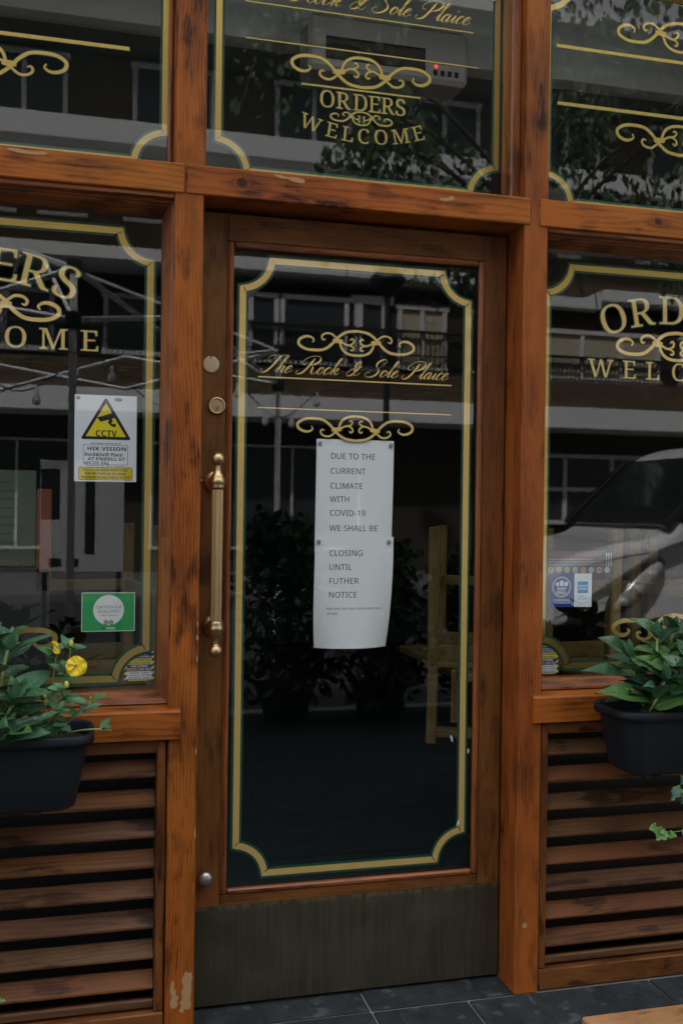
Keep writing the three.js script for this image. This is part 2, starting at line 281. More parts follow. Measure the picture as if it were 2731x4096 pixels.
function gilt(name, g, z, parent, mat = M.gold) { const m = part(name, g.gold, mat, parent); m.position.z = z - 0.0012; const b = part('green_outline', g.green, M.green, m); b.position.z = -0.0004; return m; }

// ---------------------------------------------------------------- the timber shopfront
const X0 = -0.0705, X1 = 0, X2 = 0.8417, X3 = 0.9095, T0 = 2.032, T1 = 2.104, S0 = 0.717, S1 = 0.787, ZG = -0.10, XL = -0.985, XR = 1.824, HT = 2.80;
const shop = thing('shopfront', 'orange pine shopfront with gilt lettered windows and louvred panels round a glazed door', 'shopfront');
const P = (n, g, m, p = shop) => part(n, g, m, p);
P('post', block(X0, X1, -0.004, HT, -0.16, 0, { c: 0.003, off: [0.01, 0.02] }), M.postA);
P('post', block(X2, X3, -0.004, HT, -0.16, 0, { c: 0.003, off: [0.02, 0.02] }), M.postB);
P('post', block(XL - 0.07, XL, -0.004, HT, -0.16, 0, { c: 0.003, off: [0.1, 0.02] }), M.postA);
P('post', block(XR, XR + 0.07, -0.004, HT, -0.16, 0, { c: 0.003, off: [0.1, 0.02] }), M.postB);
// transom rails with lapped ends standing a touch proud of the posts
P('transom_rail', block(XL - 0.03, -0.047, T0, T1, -0.13, 0.0045, { c: 0.003, a: 'x', off: [0.02, 0.4] }), M.rail);
P('transom_rail', block(-0.0445, 0.8585, T0, T1, -0.13, 0.0035, { c: 0.003, a: 'x', off: [0.165, 0.18] }), M.rail);
P('transom_rail', block(0.8835, XR + 0.03, T0 - 0.001, T1, -0.13, 0.004, { c: 0.003, a: 'x', off: [0.08, 0.85] }), M.rail);
P('head_rail', block(XL - 0.07, XR + 0.07, HT, HT + 0.09, -0.16, 0.02, { c: 0.004, a: 'x' }), M.rail);
// bare wood where varnish has flaked
const flake = (pts, z = 0.0006) => { const g = new THREE.ShapeGeometry(new THREE.Shape(smooth(pts, 3, true).map((p) => new THREE.Vector2(p.x, p.y)))); g.translate(0, 0, z); return g; };
P('flaked_patch', flake([[0.170, 2.0965], [0.185, 2.099], [0.20, 2.095], [0.225, 2.0965], [0.247, 2.091], [0.245, 2.084], [0.215, 2.086], [0.205, 2.090], [0.185, 2.0905]], 0.0041), M.bare);
P('flaked_patch', flake([[0.60, 2.0795], [0.622, 2.081], [0.632, 2.087], [0.641, 2.085], [0.642, 2.079], [0.63, 2.075], [0.61, 2.073]], 0.0041), M.bare);
P('flaked_patch', flake([[-0.026, 0.140], [-0.020, 0.149], [-0.012, 0.144], [-0.008, 0.147], [-0.005, 0.13], [-0.008, 0.118], [-0.006, 0.1], [-0.010, 0.085], [-0.007, 0.07], [-0.012, 0.056], [-0.022, 0.058], [-0.027, 0.049], [-0.036, 0.055], [-0.031, 0.066], [-0.035, 0.074], [-0.028, 0.085], [-0.031, 0.1], [-0.026, 0.112], [-0.03, 0.125]]), M.bare);
P('flaked_patch', flake([[-0.053, 0.13], [-0.048, 0.124], [-0.049, 0.112], [-0.043, 0.104], [-0.044, 0.095], [-0.037, 0.089], [-0.041, 0.08], [-0.039, 0.071], [-0.046, 0.062], [-0.054, 0.064], [-0.058, 0.078], [-0.054, 0.09], [-0.058, 0.104]]), M.bare);
P('flaked_patch', flake([[-0.455, 2.097], [-0.44, 2.100], [-0.40, 2.096], [-0.37, 2.098], [-0.365, 2.093], [-0.41, 2.089], [-0.44, 2.0915]], 0.0051), M.bare);
P('flaked_patch', flake([[0.862, 0.182], [0.872, 0.186], [0.876, 0.176], [0.866, 0.171]]), M.bare);

{ const R = lcg(303); for (const [x, y0, y1, n] of [[-0.003, 0.2, 1.0, 5]]) for (let i = 0; i < n; i++) { const y = y0 + (y1 - y0) * R(), h = 0.004 + 0.012 * R(), w = 0.0015 + 0.0022 * R(); P('worn_nick', flake([[x - w, y], [x - w * 0.4, y + h], [x + w * 0.5, y + h * 0.8], [x + w * 0.6, y - h * 0.7], [x - w * 0.2, y - h]], 0.0004), M.bare); } }
// lower windows
const MO = 0.022; // moulding width
function mould(x, s, y0, y1) { // jamb moulding: s = +1 grows to the right from x
  const pr = [[0, -0.028], [0.0045, -0.030], [0.0055, -0.036], [0.0065, -0.0375], [0.0095, -0.041], [0.0115, -0.046], [0.0115, -0.052], [0.0125, -0.054], [0.0145, -0.056], [0.0155, -0.064], [0.0185, -0.070], [0.0195, -0.078], [MO, -0.082], [MO, -0.12], [0, -0.12]];
  const pts = pr.map(([a, z]) => [x + s * a, -z]); if (s > 0) pts.reverse();
  const g = ex(pts, y1 - y0); g.rotateX(-Math.PI / 2); g.translate(0, y0, 0); // shape y (=-z) goes to world -... fixed below
  const u = g.attributes.uv, p = g.attributes.position; for (let i = 0; i < u.count; i++) u.setXY(i, p.getX(i) - p.getZ(i), p.getY(i)); return g;
}
function mouldH(x0, x1, y, s) { // head (s=-1) or foot (s=+1)
  const pr = [[0, -0.028], [0.0045, -0.030], [0.0055, -0.036], [0.0095, -0.041], [0.0115, -0.046], [0.0115, -0.052], [0.0135, -0.055], [0.0155, -0.064], [0.0185, -0.070], [MO, -0.080], [MO, -0.12], [0, -0.12]];
  const pts = pr.map(([a, z]) => [z, y + s * a]); if (s > 0) pts.reverse();
  const g = ex(pts, x1 - x0); g.rotateY(Math.PI / 2); g.translate(x0, 0, 0);
  const p = g.attributes.position; for (let i = 0; i < p.count; i++) p.setZ(i, -p.getZ(i)); // mirror z back to negative
  const idx = []; const cnt = p.count; const pos = p.array; for (let t = 0; t < cnt; t += 3) for (let k = 0; k < 3; k++) { const a = pos[(t + 1) * 3 + k]; pos[(t + 1) * 3 + k] = pos[(t + 2) * 3 + k]; pos[(t + 2) * 3 + k] = a; }
  const u = g.attributes.uv; for (let i = 0; i < u.count; i++) u.setXY(i, p.getY(i) - p.getZ(i), p.getX(i)); g.computeVertexNormals(); return g;
}
const arch = (cx, cy, R, dirs, offs) => offs.map((o) => { const t = o / R; return dirs > 0 ? { x: cx + Math.sin(t) * R, y: cy - R * (1 - Math.cos(t)), rot: -t } : { x: cx + Math.sin(t) * R, y: cy + R * (1 - Math.cos(t)), rot: t }; });
function lowerWindow(xa, xb) {
  const w = sub('lower_window', shop), cx = (xa + xb) / 2, gx0 = xa + MO, gx1 = xb - MO, yb = 0.797, gb = yb + MO + 0.001, gt = T0 - 0.012 - MO;
  for (const g of [mould(xa, 1, yb, T0), mould(xb, -1, yb, T0)]) part('moulding', g, M.bead, w);
  part('moulding', mouldH(xa, xb, T0 - 0.012, -1), M.bead, w); part('moulding', mouldH(xa + 0.004, xb - 0.004, yb, 1), M.bead, w);
  part('head_lining', block(xa, xb, T0 - 0.012, T0, -0.128, -0.004, { a: 'x' }), M.bead, w);
  const gl = part('glass_pane', new THREE.PlaneGeometry(gx1 - gx0, gt - gb + 0.01), M.glass, w); gl.position.set(cx, (gb + gt) / 2, ZG);
  gilt('gilt_border', ticket(gx0 + 0.0185, gx1 - 0.0185, 0.839, 1.9655, 0.083, 0.0165), ZG, w, M.goldLeaf);
  gilt('gilt_lettering', letters('ORDERS', 0.079, arch(cx, 1.857, 0.62, 1, [-0.208, -0.116, -0.02, 0.06, 0.135, 0.212]), 1.12), ZG, w);
  gilt('gilt_ornament', ornament(cx, 1.752, 0.19), ZG, w);
  gilt('gilt_lettering', letters('WELCOME', 0.05, [-0.242, -0.152, -0.078, 0.005, 0.09, 0.178, 0.263].map((o) => ({ x: cx + o, y: 1.681 })), 1.1), ZG, w);
  gilt('gilt_ornament', ornament(cx, 0.945, 0.19, -1, 1.3), ZG, w, M.goldLeaf);
  // sill
  const sp = [[0.012, S0], [0.012, S1 - 0.006], [0.006, S1], [-0.06, S1 + 0.012], [-0.16, S1 + 0.012], [-0.16, S0]].map(([z, y]) => [-z, y]);
  const sg = ex(sp.reverse(), xb - xa + 0.056); sg.rotateY(Math.PI / 2); sg.translate(xa - 0.028, 0, 0);
  const u = sg.attributes.uv, p = sg.attributes.position; for (let i = 0; i < u.count; i++) u.setXY(i, p.getY(i) - p.getZ(i), p.getX(i));
  part('sill', sg, M.rail, shop);
  // louvred panel below
  const lp = sub('louvre_panel', shop), fx0 = xa + 0.003, fx1 = xb - 0.003, F = 0.022;
  part('stile', block(fx0, fx0 + F, 0.055, S0 - 0.006, -0.09, -0.008, { c: 0.003 }), M.frameDark, lp); part('stile', block(fx1 - F, fx1, 0.055, S0 - 0.006, -0.09, -0.008, { c: 0.003, off: [0.1, 0.1] }), M.frameDark, lp);
  part('top_rail', block(fx0 + F, fx1 - F, S0 - 0.036, S0 - 0.006, -0.09, -0.008, { c: 0.003, a: 'x' }), M.frameDark, lp);
  part('bottom_rail', block(fx0, fx1, 0.0, 0.054, -0.1, -0.002, { c: 0.003, a: 'x' }), M.frameDark, lp);
  part('dark_void_board', block(xa, xb, 0, S0, -0.16, -0.13), M.black, lp);  // black board stands in for the dark void behind the slats
  part('slat', block(fx0 + F, fx1 - F, 0.062, 0.082, -0.03, -0.016, { c: 0.003, a: 'x', off: [0.1, 0.05] }), M.slats[1], lp);
  const R = lcg(Math.round(xa * 1000) + 4000);
  for (let i = 0; i < 8; i++) {
    const y = 0.62 - i * 0.0735, g = block(fx0 + F, fx1 - F, -0.0055, 0.0055, -0.025, 0.025, { c: 0.003, a: 'x', off: [R() * 0.2, R() * 0.1] });
    g.rotateX(0.74 + 0.04 * (R() - 0.5)); g.translate(0, y + 0.0185, -0.036);
    part('slat', g, M.slats[Math.floor(R() * 3)], lp);
  }
}
lowerWindow(XL, X0); lowerWindow(X3, XR);

// upper windows
function upperWindow(xa, xb, middle) {
  const w = sub('transom_window', shop), cx = (xa + xb) / 2;
  const gl = part('glass_pane', new THREE.PlaneGeometry(xb - xa - 0.002, HT - T1 - 0.002), M.glass, w); gl.position.set(cx, (HT + T1) / 2, ZG);
  part('stop_bead', block(xa + 0.0005, xa + 0.012, T1, HT, -0.098, -0.075, { c: 0.003 }), M.bead, w); part('stop_bead', block(xb - (middle ? 0.028 : 0.012), xb - 0.0005, T1, HT, -0.098, middle ? -0.03 : -0.075, { c: 0.004 }), M.bead, w);
  const o = middle ? 0.036 : 0.034;
  gilt('gilt_border', ticket(middle ? xa + o : xa + o, middle ? 0.8085 : xb - 0.0105 - (middle ? 0 : -0.0), 2.128, 2.752, 0.083, 0.0155), ZG, w, M.goldLeaf);
  if (middle) {
    gilt('gilt_lettering', script('The Rock & Sole Plaice', 0.118, 0.715, 2.587, 0.0225), ZG, w, M.goldLeaf);
    gilt('gilt_rule', rule(0.11, 0.73, 2.569, 0.0028), ZG, w, M.goldLeaf); gilt('gilt_rule', rule(0.112, 0.745, 2.476, 0.0028), ZG, w, M.goldLeaf);
    gilt('gilt_ornament', ornament(0.42, 2.424, 0.187, -1, 0.85), ZG, w, M.goldLeaf); gilt('gilt_rule', rule(0.258, 0.582, 2.3755, 0.004), ZG, w, M.goldLeaf);
    gilt('gilt_lettering', letters('ORDERS', 0.043, [-0.093, -0.05, -0.004, 0.035, 0.072, 0.107].map((k) => ({ x: 0.42 + k, y: 2.344 })), 1.0), ZG, w, M.goldLeaf);
    gilt('gilt_ornament', ornament(0.42, 2.302, 0.083), ZG, w, M.goldLeaf);
    gilt('gilt_lettering', letters('WELCOME', 0.038, arch(0.424, 2.257, 0.5, -1, [-0.142, -0.084, -0.041, 0.002, 0.05, 0.105, 0.155]), 1.05), ZG, w, M.goldLeaf);
  } else {
    gilt('gilt_ornament', ornament(cx, 2.637, 0.2, 1, 0.85), ZG, w, M.goldLeaf); gilt('gilt_rule', rule(cx - 0.39, cx + 0.35, 2.5675, 0.009), ZG, w, M.goldLeaf);
    gilt('gilt_rule', rule(cx - 0.385, cx + 0.35, 2.409, 0.009), ZG, w, M.goldLeaf); gilt('gilt_ornament', ornament(cx, 2.345, 0.2, -1, 0.85), ZG, w, M.goldLeaf);
  }
}
upperWindow(XL, X0, false); upperWindow(X1, X2, true); upperWindow(X3, XR, false);
// the house above and beside the shopfront
const render = plain([0.32, 0.3, 0.27], 0.9);
P('fascia_board', block(-3.6, 4.4, HT + 0.09, 3.5, -0.3, 0.06, { c: 0.01 }), plain([0.02, 0.05, 0.035], 0.5));
P('upper_wall', block(-3.6, 4.4, 3.5, 6.2, -0.4, 0, { c: 0 }), render);
P('side_wall', block(-3.6, XL - 0.07, 0, HT + 0.09, -0.4, 0, { c: 0 }), render); P('side_wall', block(XR + 0.07, 4.4, 0, HT + 0.09, -0.4, 0, { c: 0 }), render);
P('party_wall', block(-3.6, -3.4, 0, 6.2, -7, -0.4, { c: 0 }), render); P('party_wall', block(4.2, 4.4, 0, 6.2, -7, -0.4, { c: 0 }), render); P('rear_wall', block(-3.6, 4.4, 0, 6.2, -7.2, -7, { c: 0 }), render);
P('roof', block(-3.7, 4.5, 6.2, 6.4, -7.3, 0.1, { c: 0 }), plain([0.08, 0.08, 0.085], 0.8));
// room behind the glass
struct('floor', block(-3.4, 4.2, -0.1, -0.012, -7, -0.14, { c: 0 }), plain([0.022, 0.046, 0.046], 0.9));
struct('ceiling', block(-3.4, 4.2, 2.66, 2.8, -7, -0.56, { c: 0 }), plain([0.12, 0.2, 0.19], 0.9));
struct('bulkhead', block(-3.4, 4.2, 2.655, 3.45, -0.55, -0.48, { c: 0.002 }), plain([0.62, 0.66, 0.63], 0.85));
struct('wall_rear_panelling', block(-3.4, 4.2, -0.01, 2.66, -6.98, -6.9, { c: 0 }), plain([0.05, 0.13, 0.12], 0.8));

// ---------------------------------------------------------------- the door
const door = thing('glazed_door', 'brown varnished door with a full gilt bordered glass panel and brass pull handle', 'door', [0, 0, 0]);
const ZD = -0.115, D = (n, g, m, p = door) => part(n, g, m, p);
D('stile', block(0.005, 0.073, 0.008, 2.024, -0.145, -0.1, { c: 0.002 }), M.door);
D('stile', block(0.773, 0.8365, 0.008, 2.024, -0.145, -0.1, { c: 0.002, off: [0.12, 0.02] }), M.door);
D('top_rail', block(0.0735, 0.7725, 1.955, 2.024, -0.145, -0.101, { c: 0.002, a: 'x', off: [0.05, 0.1] }), M.door);
D('bottom_rail', block(0.0735, 0.7725, 0.008, 0.287, -0.145, -0.101, { c: 0.002, a: 'x', off: [0.0, 0.9] }), M.door);
{ const B = 0.0155; // glazing beads
  for (const [a, b] of [[0.0735, 0.0735 + B], [0.7725 - B, 0.7725]]) { const bd = D('glazing_bead', block(a, b, 0.288, 1.954, ZD + 0.001, -0.0965, { c: 0.004 }), M.bead); part('quirk_bead', block(a + B * 0.36, b - B * 0.36, 0.292, 1.95, -0.0968, -0.0935, { c: 0.0012 }), M.bead, bd); }
  for (const [a, b] of [[0.288, 0.288 + B * 0.9], [1.954 - B, 1.954]]) D('glazing_bead', block(0.0735 + B, 0.7725 - B, a, b, ZD + 0.001, -0.0965, { c: 0.004, a: 'x' }), M.bead); }
const dg = D('glass_pane', new THREE.PlaneGeometry(0.70, 1.668), M.glass); dg.position.set(0.423, 1.121, ZD);
gilt('gilt_border', ticket(0.1065, 0.7405, 0.322, 1.9235, 0.084, 0.0168), ZD, door);
gilt('gilt_ornament', ornament(0.42, 1.713, 0.157, 1, 0.85), ZD, door);
gilt('gilt_lettering', script('The Rock & Sole Plaice', 0.166, 0.672, 1.6275, 0.0198), ZD, door);
gilt('gilt_rule', rule(0.157, 0.687, 1.6145, 0.0032), ZD, door); gilt('gilt_rule', rule(0.157, 0.687, 1.535, 0.0028), ZD, door);
gilt('gilt_ornament', ornament(0.42, 1.49, 0.157, -1, 0.85), ZD, door);
{ // tarnished kick plate
  const w = 512, h = 160, d = new Uint8Array(w * h * 4), r = new Uint8Array(w * h * 4);
  for (let j = 0; j < h; j++) for (let i = 0; i < w; i++) { const v = fbm(i / 9, j / 120, 41, 4), q = fbm(i / 50, j / 40, 43, 4), top = sstep(0.955 - 0.05 * noise(i / 3, 0, 47), 0.985, j / h) * sstep(0.25, 0.6, noise(i / 6, j / 30, 49)), o = (j * w + i) * 4;
    const m = 0.5 + 0.5 * (v - 0.5) + 0.5 * (q - 0.5); const sp = 6 * (noise(i / 1.5, j / 1.5, 52) - 0.5) + 12 * (noise(i / 2.5, j / 60, 55) - 0.5); d[o] = 62 + 22 * m + 26 * top + sp; d[o + 1] = 59 + 20 * m + 21 * top + sp; d[o + 2] = 47 + 14 * m + 8 * top + sp; d[o + 3] = 255; r[o] = r[o + 1] = r[o + 2] = 110 + 90 * q; r[o + 3] = 255; }
  const mk = (a, cs) => { const t = new THREE.DataTexture(a, w, h); t.magFilter = THREE.LinearFilter; if (cs) t.colorSpace = THREE.SRGBColorSpace; t.needsUpdate = true; return t; };
  const kp = D('kick_plate', new THREE.BoxGeometry(0.829, 0.252, 0.0025), std({ map: mk(d, true), roughnessMap: mk(r), roughness: 0.85, metalness: 0.45 })); kp.position.set(0.4207, 0.136, -0.0985); }
// handle, locks
const lathe = (pr, n = 32) => new THREE.LatheGeometry(pr.map(([r, y]) => new THREE.Vector2(r, y)), n);
{ const h = sub('pull_handle', door); const hx = 0.0455, hz = -0.04; h.position.set(hx, 0, hz);
  const sh = new THREE.Shape(); const n = 28; for (let i = 0; i <= n * 4; i++) { const t = (i / (n * 4)) * Math.PI * 2, r = 0.0143 - 0.0009 * Math.abs(Math.cos(t * n / 2)) ** 3; i ? sh.lineTo(Math.cos(t) * r, Math.sin(t) * r) : sh.moveTo(r, 0); }
  const g = new THREE.ExtrudeGeometry(sh, { depth: 0.345, bevelEnabled: false }); g.rotateX(-Math.PI / 2); g.translate(0, 0.985, 0);
  part('fluted_bar', g, M.brass, h);
  const fin = (s, y) => { const pr = [[0.0001, -0.012], [0.016, -0.012], [0.0175, -0.006], [0.0165, 0], [0.0185, 0.003], [0.0195, 0.008], [0.0185, 0.013], [0.016, 0.016], [0.0165, 0.019], [0.0145, 0.022], [0.0145, 0.025], [0.0105, 0.029], [0.0085, 0.036], [0.0075, 0.046], [0.009, 0.049]];
    for (let i = 0; i <= 14; i++) { const t = -0.95 + (i / 14) * (Math.PI / 2 + 0.95); pr.push([Math.max(0.0001, 0.0172 * Math.cos(t)), 0.0635 + 0.0172 * Math.sin(t)]); }
    const q = lathe(pr); if (s < 0) q.rotateX(Math.PI); q.translate(0, y, 0); return q; };
  part('finial', fin(1, 1.332), M.brass, h); part('finial', fin(-1, 0.983), M.brass, h);
  for (const y of [1.34, 0.975]) { const m = part('mounting_rose', merge([lathe([[0.0001, 0.058], [0.010, 0.058], [0.0095, 0.02], [0.012, 0.012], [0.02, 0.010], [0.0265, 0.006], [0.0275, 0.002], [0.0275, 0], [0.0001, 0]], 32).rotateX(Math.PI / 2)]), M.brass, h); m.position.set(0, y, -0.06); } }
{ const c = D('blanking_disc', lathe([[0.0001, 0.004], [0.018, 0.004], [0.0205, 0.003], [0.0215, 0.001], [0.0215, 0], [0.0001, 0]]).rotateX(Math.PI / 2), plain([0.55, 0.42, 0.27], 0.45, 0.55)); c.position.set(0.033, 1.637, -0.1); part('screw_notch', new THREE.CylinderGeometry(0.0026, 0.0026, 0.0012, 12).rotateX(Math.PI / 2).translate(0, 0.0185, 0.0036), M.black, c); }
{ const c = D('cylinder_lock', lathe([[0.0001, 0.006], [0.0165, 0.006], [0.0168, 0.0085], [0.0195, 0.0095], [0.0222, 0.007], [0.0228, 0.003], [0.0228, 0], [0.0001, 0]]).rotateX(Math.PI / 2), M.brass); c.position.set(0.049, 1.533, -0.1);
  part('lock_face', new THREE.CylinderGeometry(0.0163, 0.0163, 0.0012, 28).rotateX(Math.PI / 2).translate(0, 0, 0.0064), plain([0.46, 0.33, 0.19], 0.5, 0.5), c); part('plug', new THREE.CylinderGeometry(0.0078, 0.0078, 0.0016, 24).rotateX(Math.PI / 2).translate(0.001, -0.0065, 0.0075), M.brassOld, c);
  part('keyhole', merge([new THREE.CylinderGeometry(0.002, 0.002, 0.001, 12).rotateX(Math.PI / 2).translate(0.001, -0.0085, 0.0083), new THREE.BoxGeometry(0.0014, 0.007, 0.001).translate(0.001, -0.0055, 0.0083)]), M.black, c); }
{ const s = D('screw_head', lathe([[0.0001, 0.004], [0.003, 0.0035], [0.0055, 0.001], [0.006, 0], [0.0001, 0]], 20).rotateX(Math.PI / 2), plain([0.3, 0.16, 0.08], 0.5, 0.5)); s.position.set(0.012, 1.341, -0.1); }
{ const s = D('bolt_knob', lathe([[0.0001, 0.03], [0.010, 0.029], [0.0165, 0.024], [0.0175, 0.018], [0.014, 0.012], [0.008, 0.008], [0.011, 0.002], [0.012, 0], [0.0001, 0]], 28).rotateX(Math.PI / 2), M.steel); s.position.set(0.033, 0.34, -0.1); }
for (const [x, y, r, l] of [[0.700, 0.656, 0.3, 0.02], [0.722, 0.425, -0.35, 0.022], [0.749, 0.62, 0, 0.014]]) { const f = D('paint_fleck', new THREE.SphereGeometry(1, 10, 8).scale(0.0028, l / 2, 0.0008), plain([0.62, 0.64, 0.64], 0.7)); f.position.set(x, y, ZD + 0.0008); f.rotation.z = r; }
P('door_stop', block(X1 + 0.0005, X1 + 0.02, 0, T0 - 0.002, -0.16, -0.147), M.door); P('door_stop', block(X2 - 0.02, X2 - 0.0005, 0, T0 - 0.002, -0.16, -0.147), M.door); P('door_head', block(X1 + 0.021, X2 - 0.021, T0 - 0.02, T0 - 0.001, -0.16, -0.147, { a: 'x' }), M.door);

// ---------------------------------------------------------------- notices and stickers on the glass
const paperMat = (map) => phys({ map, roughness: 0.9, side: THREE.DoubleSide });
function sheet(w, h, curl, bend = 1.5, N = 20) {
  const g = new THREE.PlaneGeometry(w, h, N, N), p = g.attributes.position;
  for (let i = 0; i < p.count; i++) { const t = 0.5 - p.getY(i) / h, a = Math.max(1e-4, curl * Math.pow(Math.max(0, t - 0.15) / 0.85, bend)), x = p.getX(i), R = (w / 2) / a; p.setX(i, R * Math.sin(x / R)); p.setZ(i, -R * (1 - Math.cos(x / R)) + 0.003 * a); }
  g.computeVertexNormals(); return g;
}
const paperGround = (x, w, h) => { x.fillStyle = '#e9e9ea'; x.fillRect(0, 0, w, h); };
function notice(lines, y0s, small) {
  return canvasTex(840, 1188, (x, w, h) => { paperGround(x, w, h); x.fillStyle = '#1c1d22'; x.font = '84px sans-serif'; x.textBaseline = 'alphabetic';
    lines.forEach((l, i) => { x.save(); x.translate(150, y0s[i]); const tw = x.measureText(l[0]).width; x.scale(l[1] / tw, 1); x.fillText(l[0], 0, 0); x.restore(); });
    if (small) { x.font = '34px sans-serif'; small.forEach(([t, yy, ww]) => { x.save(); x.translate(136, yy); x.scale(ww / x.measureText(t).width, 1); x.fillText(t, 0, 0); x.restore(); }); } });
}
{ const g = thing('paper_notice', 'upper white paper closure notice beginning with the words due to the current climate', 'notice', [0.421, 1.3095, ZD - 0.006]);
  const tx = notice([['DUE TO THE', 490], ['CURRENT', 385], ['CLIMATE', 355], ['WITH', 215], ['COVID-19', 390], ['WE SHALL BE', 530]], [205, 360, 515, 655, 800, 958]);
  part('sheet', sheet(0.212, 0.3, 0.22), paperMat(tx), g);
  for (const x of [-0.097, 0.097]) { const k = part('adhesive_tack', new THREE.SphereGeometry(1, 14, 10).scale(0.0055, 0.0065, 0.0015), plain([0.23, 0.28, 0.29], 0.8), g); k.position.set(x, 0.137, 0.003); } }
{ const g = thing('paper_notice', 'lower white paper notice reading closing until further notice with its foot curling back', 'notice', [0.4215, 1.0545, ZD - 0.0045]);
  const tx = notice([['CLOSING', 360], ['UNTIL', 245], ['FUTHER', 320], ['NOTICE', 305]], [205, 352, 500, 646], [['Rock and Sole Plaice family wishes you', 775, 590], ['all well', 828, 112]]);
  part('sheet', sheet(0.215, 0.297, 0.7), paperMat(tx), g);
  for (const x of [-0.098, 0.094]) { const k = part('adhesive_tack', new THREE.SphereGeometry(1, 14, 10).scale(0.0055, 0.0065, 0.0015), plain([0.23, 0.28, 0.29], 0.8), g); k.position.set(x, 0.134, 0.003); } }
function card(name, label, cat, w, h, x, y, z, tx, rot = 0, group) { const m = single(name, new THREE.BoxGeometry(w, h, 0.0008), [0, 1, 2, 3, 4, 5].map((i) => (i === 4 ? phys({ map: tx, roughness: 0.75 }) : plain([0.6, 0.6, 0.6], 0.8))), label, cat, group); m.position.set(x, y, z); m.rotation.z = rot; return m; }
const fitText = (x, t, cx, y, w, font, align = 'center') => { x.font = font; x.save(); x.textAlign = 'left'; const tw = x.measureText(t).width; x.translate(align === 'center' ? cx - w / 2 : cx, y); x.scale(w / tw, 1); x.fillText(t, 0, 0); x.restore(); };
{ const tx = canvasTex(600, 856, (x, w, h) => {
    x.fillStyle = '#dfe0e4'; x.fillRect(0, 0, w, h);
    x.lineJoin = 'round'; x.lineWidth = 30; x.strokeStyle = '#17181a'; x.fillStyle = '#e6cf1e'; x.beginPath(); x.moveTo(300, 46); x.lineTo(82, 424); x.lineTo(522, 424); x.closePath(); x.fill(); x.stroke();
    x.fillStyle = '#17181a'; x.save(); x.translate(212, 210); x.rotate(-0.28); x.beginPath(); x.moveTo(0, 12); x.lineTo(20, 62); x.lineTo(165, 60); x.quadraticCurveTo(190, 30, 160, 6); x.closePath(); x.fill(); x.fillRect(102, 58, 32, 40); x.restore();
    x.beginPath(); x.moveTo(330, 250); x.lineTo(362, 285); x.lineTo(395, 275); x.lineTo(395, 315); x.lineTo(352, 305); x.lineTo(318, 268); x.closePath(); x.fill();
    fitText(x, 'CCTV', 303, 408, 210, 'bold 84px sans-serif');
    x.fillStyle = '#2a2b30'; fitText(x, 'THE SCHEME IS CONTROLLED BY', 300, 486, 292, 'bold 20px sans-serif');
    x.lineWidth = 3; x.strokeStyle = '#2a2b30'; x.strokeRect(86, 494, 428, 192);
    x.fillStyle = '#20222c'; fitText(x, 'HIK VISION', 312, 548, 385, 'bold 52px sans-serif'); fitText(x, 'Rock&SolE Place', 278, 604, 370, 'italic bold 46px sans-serif'); fitText(x, '47 ENDELL ST', 302, 646, 360, 'italic bold 42px sans-serif'); fitText(x, 'WC2H 9AJ', 212, 684, 240, 'bold 38px sans-serif');
    fitText(x, 'FOR INFORMATION CONTACT THE ABOVE', 300, 706, 366, 'bold 18px sans-serif');
    x.fillStyle = '#d8bd1c'; x.strokeStyle = '#17181a'; x.lineWidth = 5; x.beginPath(); x.roundRect(42, 716, 516, 122, 16); x.fill(); x.stroke();
    x.fillStyle = '#1d1b12'; fitText(x, 'IMAGES ARE BEING MONITORED', 300, 752, 430, 'bold 32px sans-serif'); fitText(x, 'FOR THE PURPOSE OF CRIME', 300, 789, 395, 'bold 32px sans-serif'); fitText(x, 'PREVENTION AND PUBLIC SAFETY', 303, 826, 470, 'bold 32px sans-serif'); });
  const c = card('surveillance_notice', 'white camera surveillance notice with a yellow warning triangle in the window', 'notice', 0.1495, 0.2135, -0.2232, 1.4423, ZG - 0.005, tx, 0.004);
  for (const [x, y, a] of [[-0.066, 0.099, 0.9], [0.03, 0.097, 1.6]]) { const k = part('adhesive_tack', new THREE.SphereGeometry(1, 12, 8).scale(0.006 * a, 0.0045, 0.0012), plain([0.23, 0.28, 0.29], 0.8), c); k.position.set(x, y, 0.0008); } }
{ const tx = canvasTex(560, 418, (x, w, h) => {
    x.fillStyle = '#dfe6e0'; x.fillRect(0, 0, w, h); x.fillStyle = '#0d9a4e'; x.fillRect(7, 7, w - 14, h - 14);
    x.fillStyle = '#e4e5e4'; x.strokeStyle = '#9aa29c'; x.lineWidth = 4; x.beginPath(); x.arc(283, 188, 162, 0, 7); x.fill(); x.stroke();
    x.fillStyle = '#4e5450'; fitText(x, 'CERTIFICATE of', 283, 172, 270, '40px sans-serif'); fitText(x, 'EXCELLENCE', 281, 217, 228, '42px sans-serif'); fitText(x, '— 2015 Winner —', 283, 254, 226, 'italic 26px serif');
    x.fillStyle = '#d9ddd8'; x.strokeStyle = '#3b423d'; x.lineWidth = 8; for (const s of [-1, 1]) { x.beginPath(); x.arc(283 + s * 27, 322, 21, 0, 7); x.fill(); x.stroke(); x.beginPath(); x.arc(283 + s * 27, 322, 7, 0, 7); x.stroke(); }
    x.fillStyle = '#12351f'; fitText(x, 'trip', 228, 396, 46, 'bold 36px sans-serif'); x.fillStyle = '#d9e2da'; fitText(x, 'advisor', 304, 396, 100, 'bold 36px sans-serif'); });
  card('award_sticker', 'green excellence certificate sticker with a round white centre', 'sticker', 0.1285, 0.0965, -0.2115, 1.0132, ZG - 0.005, tx); }
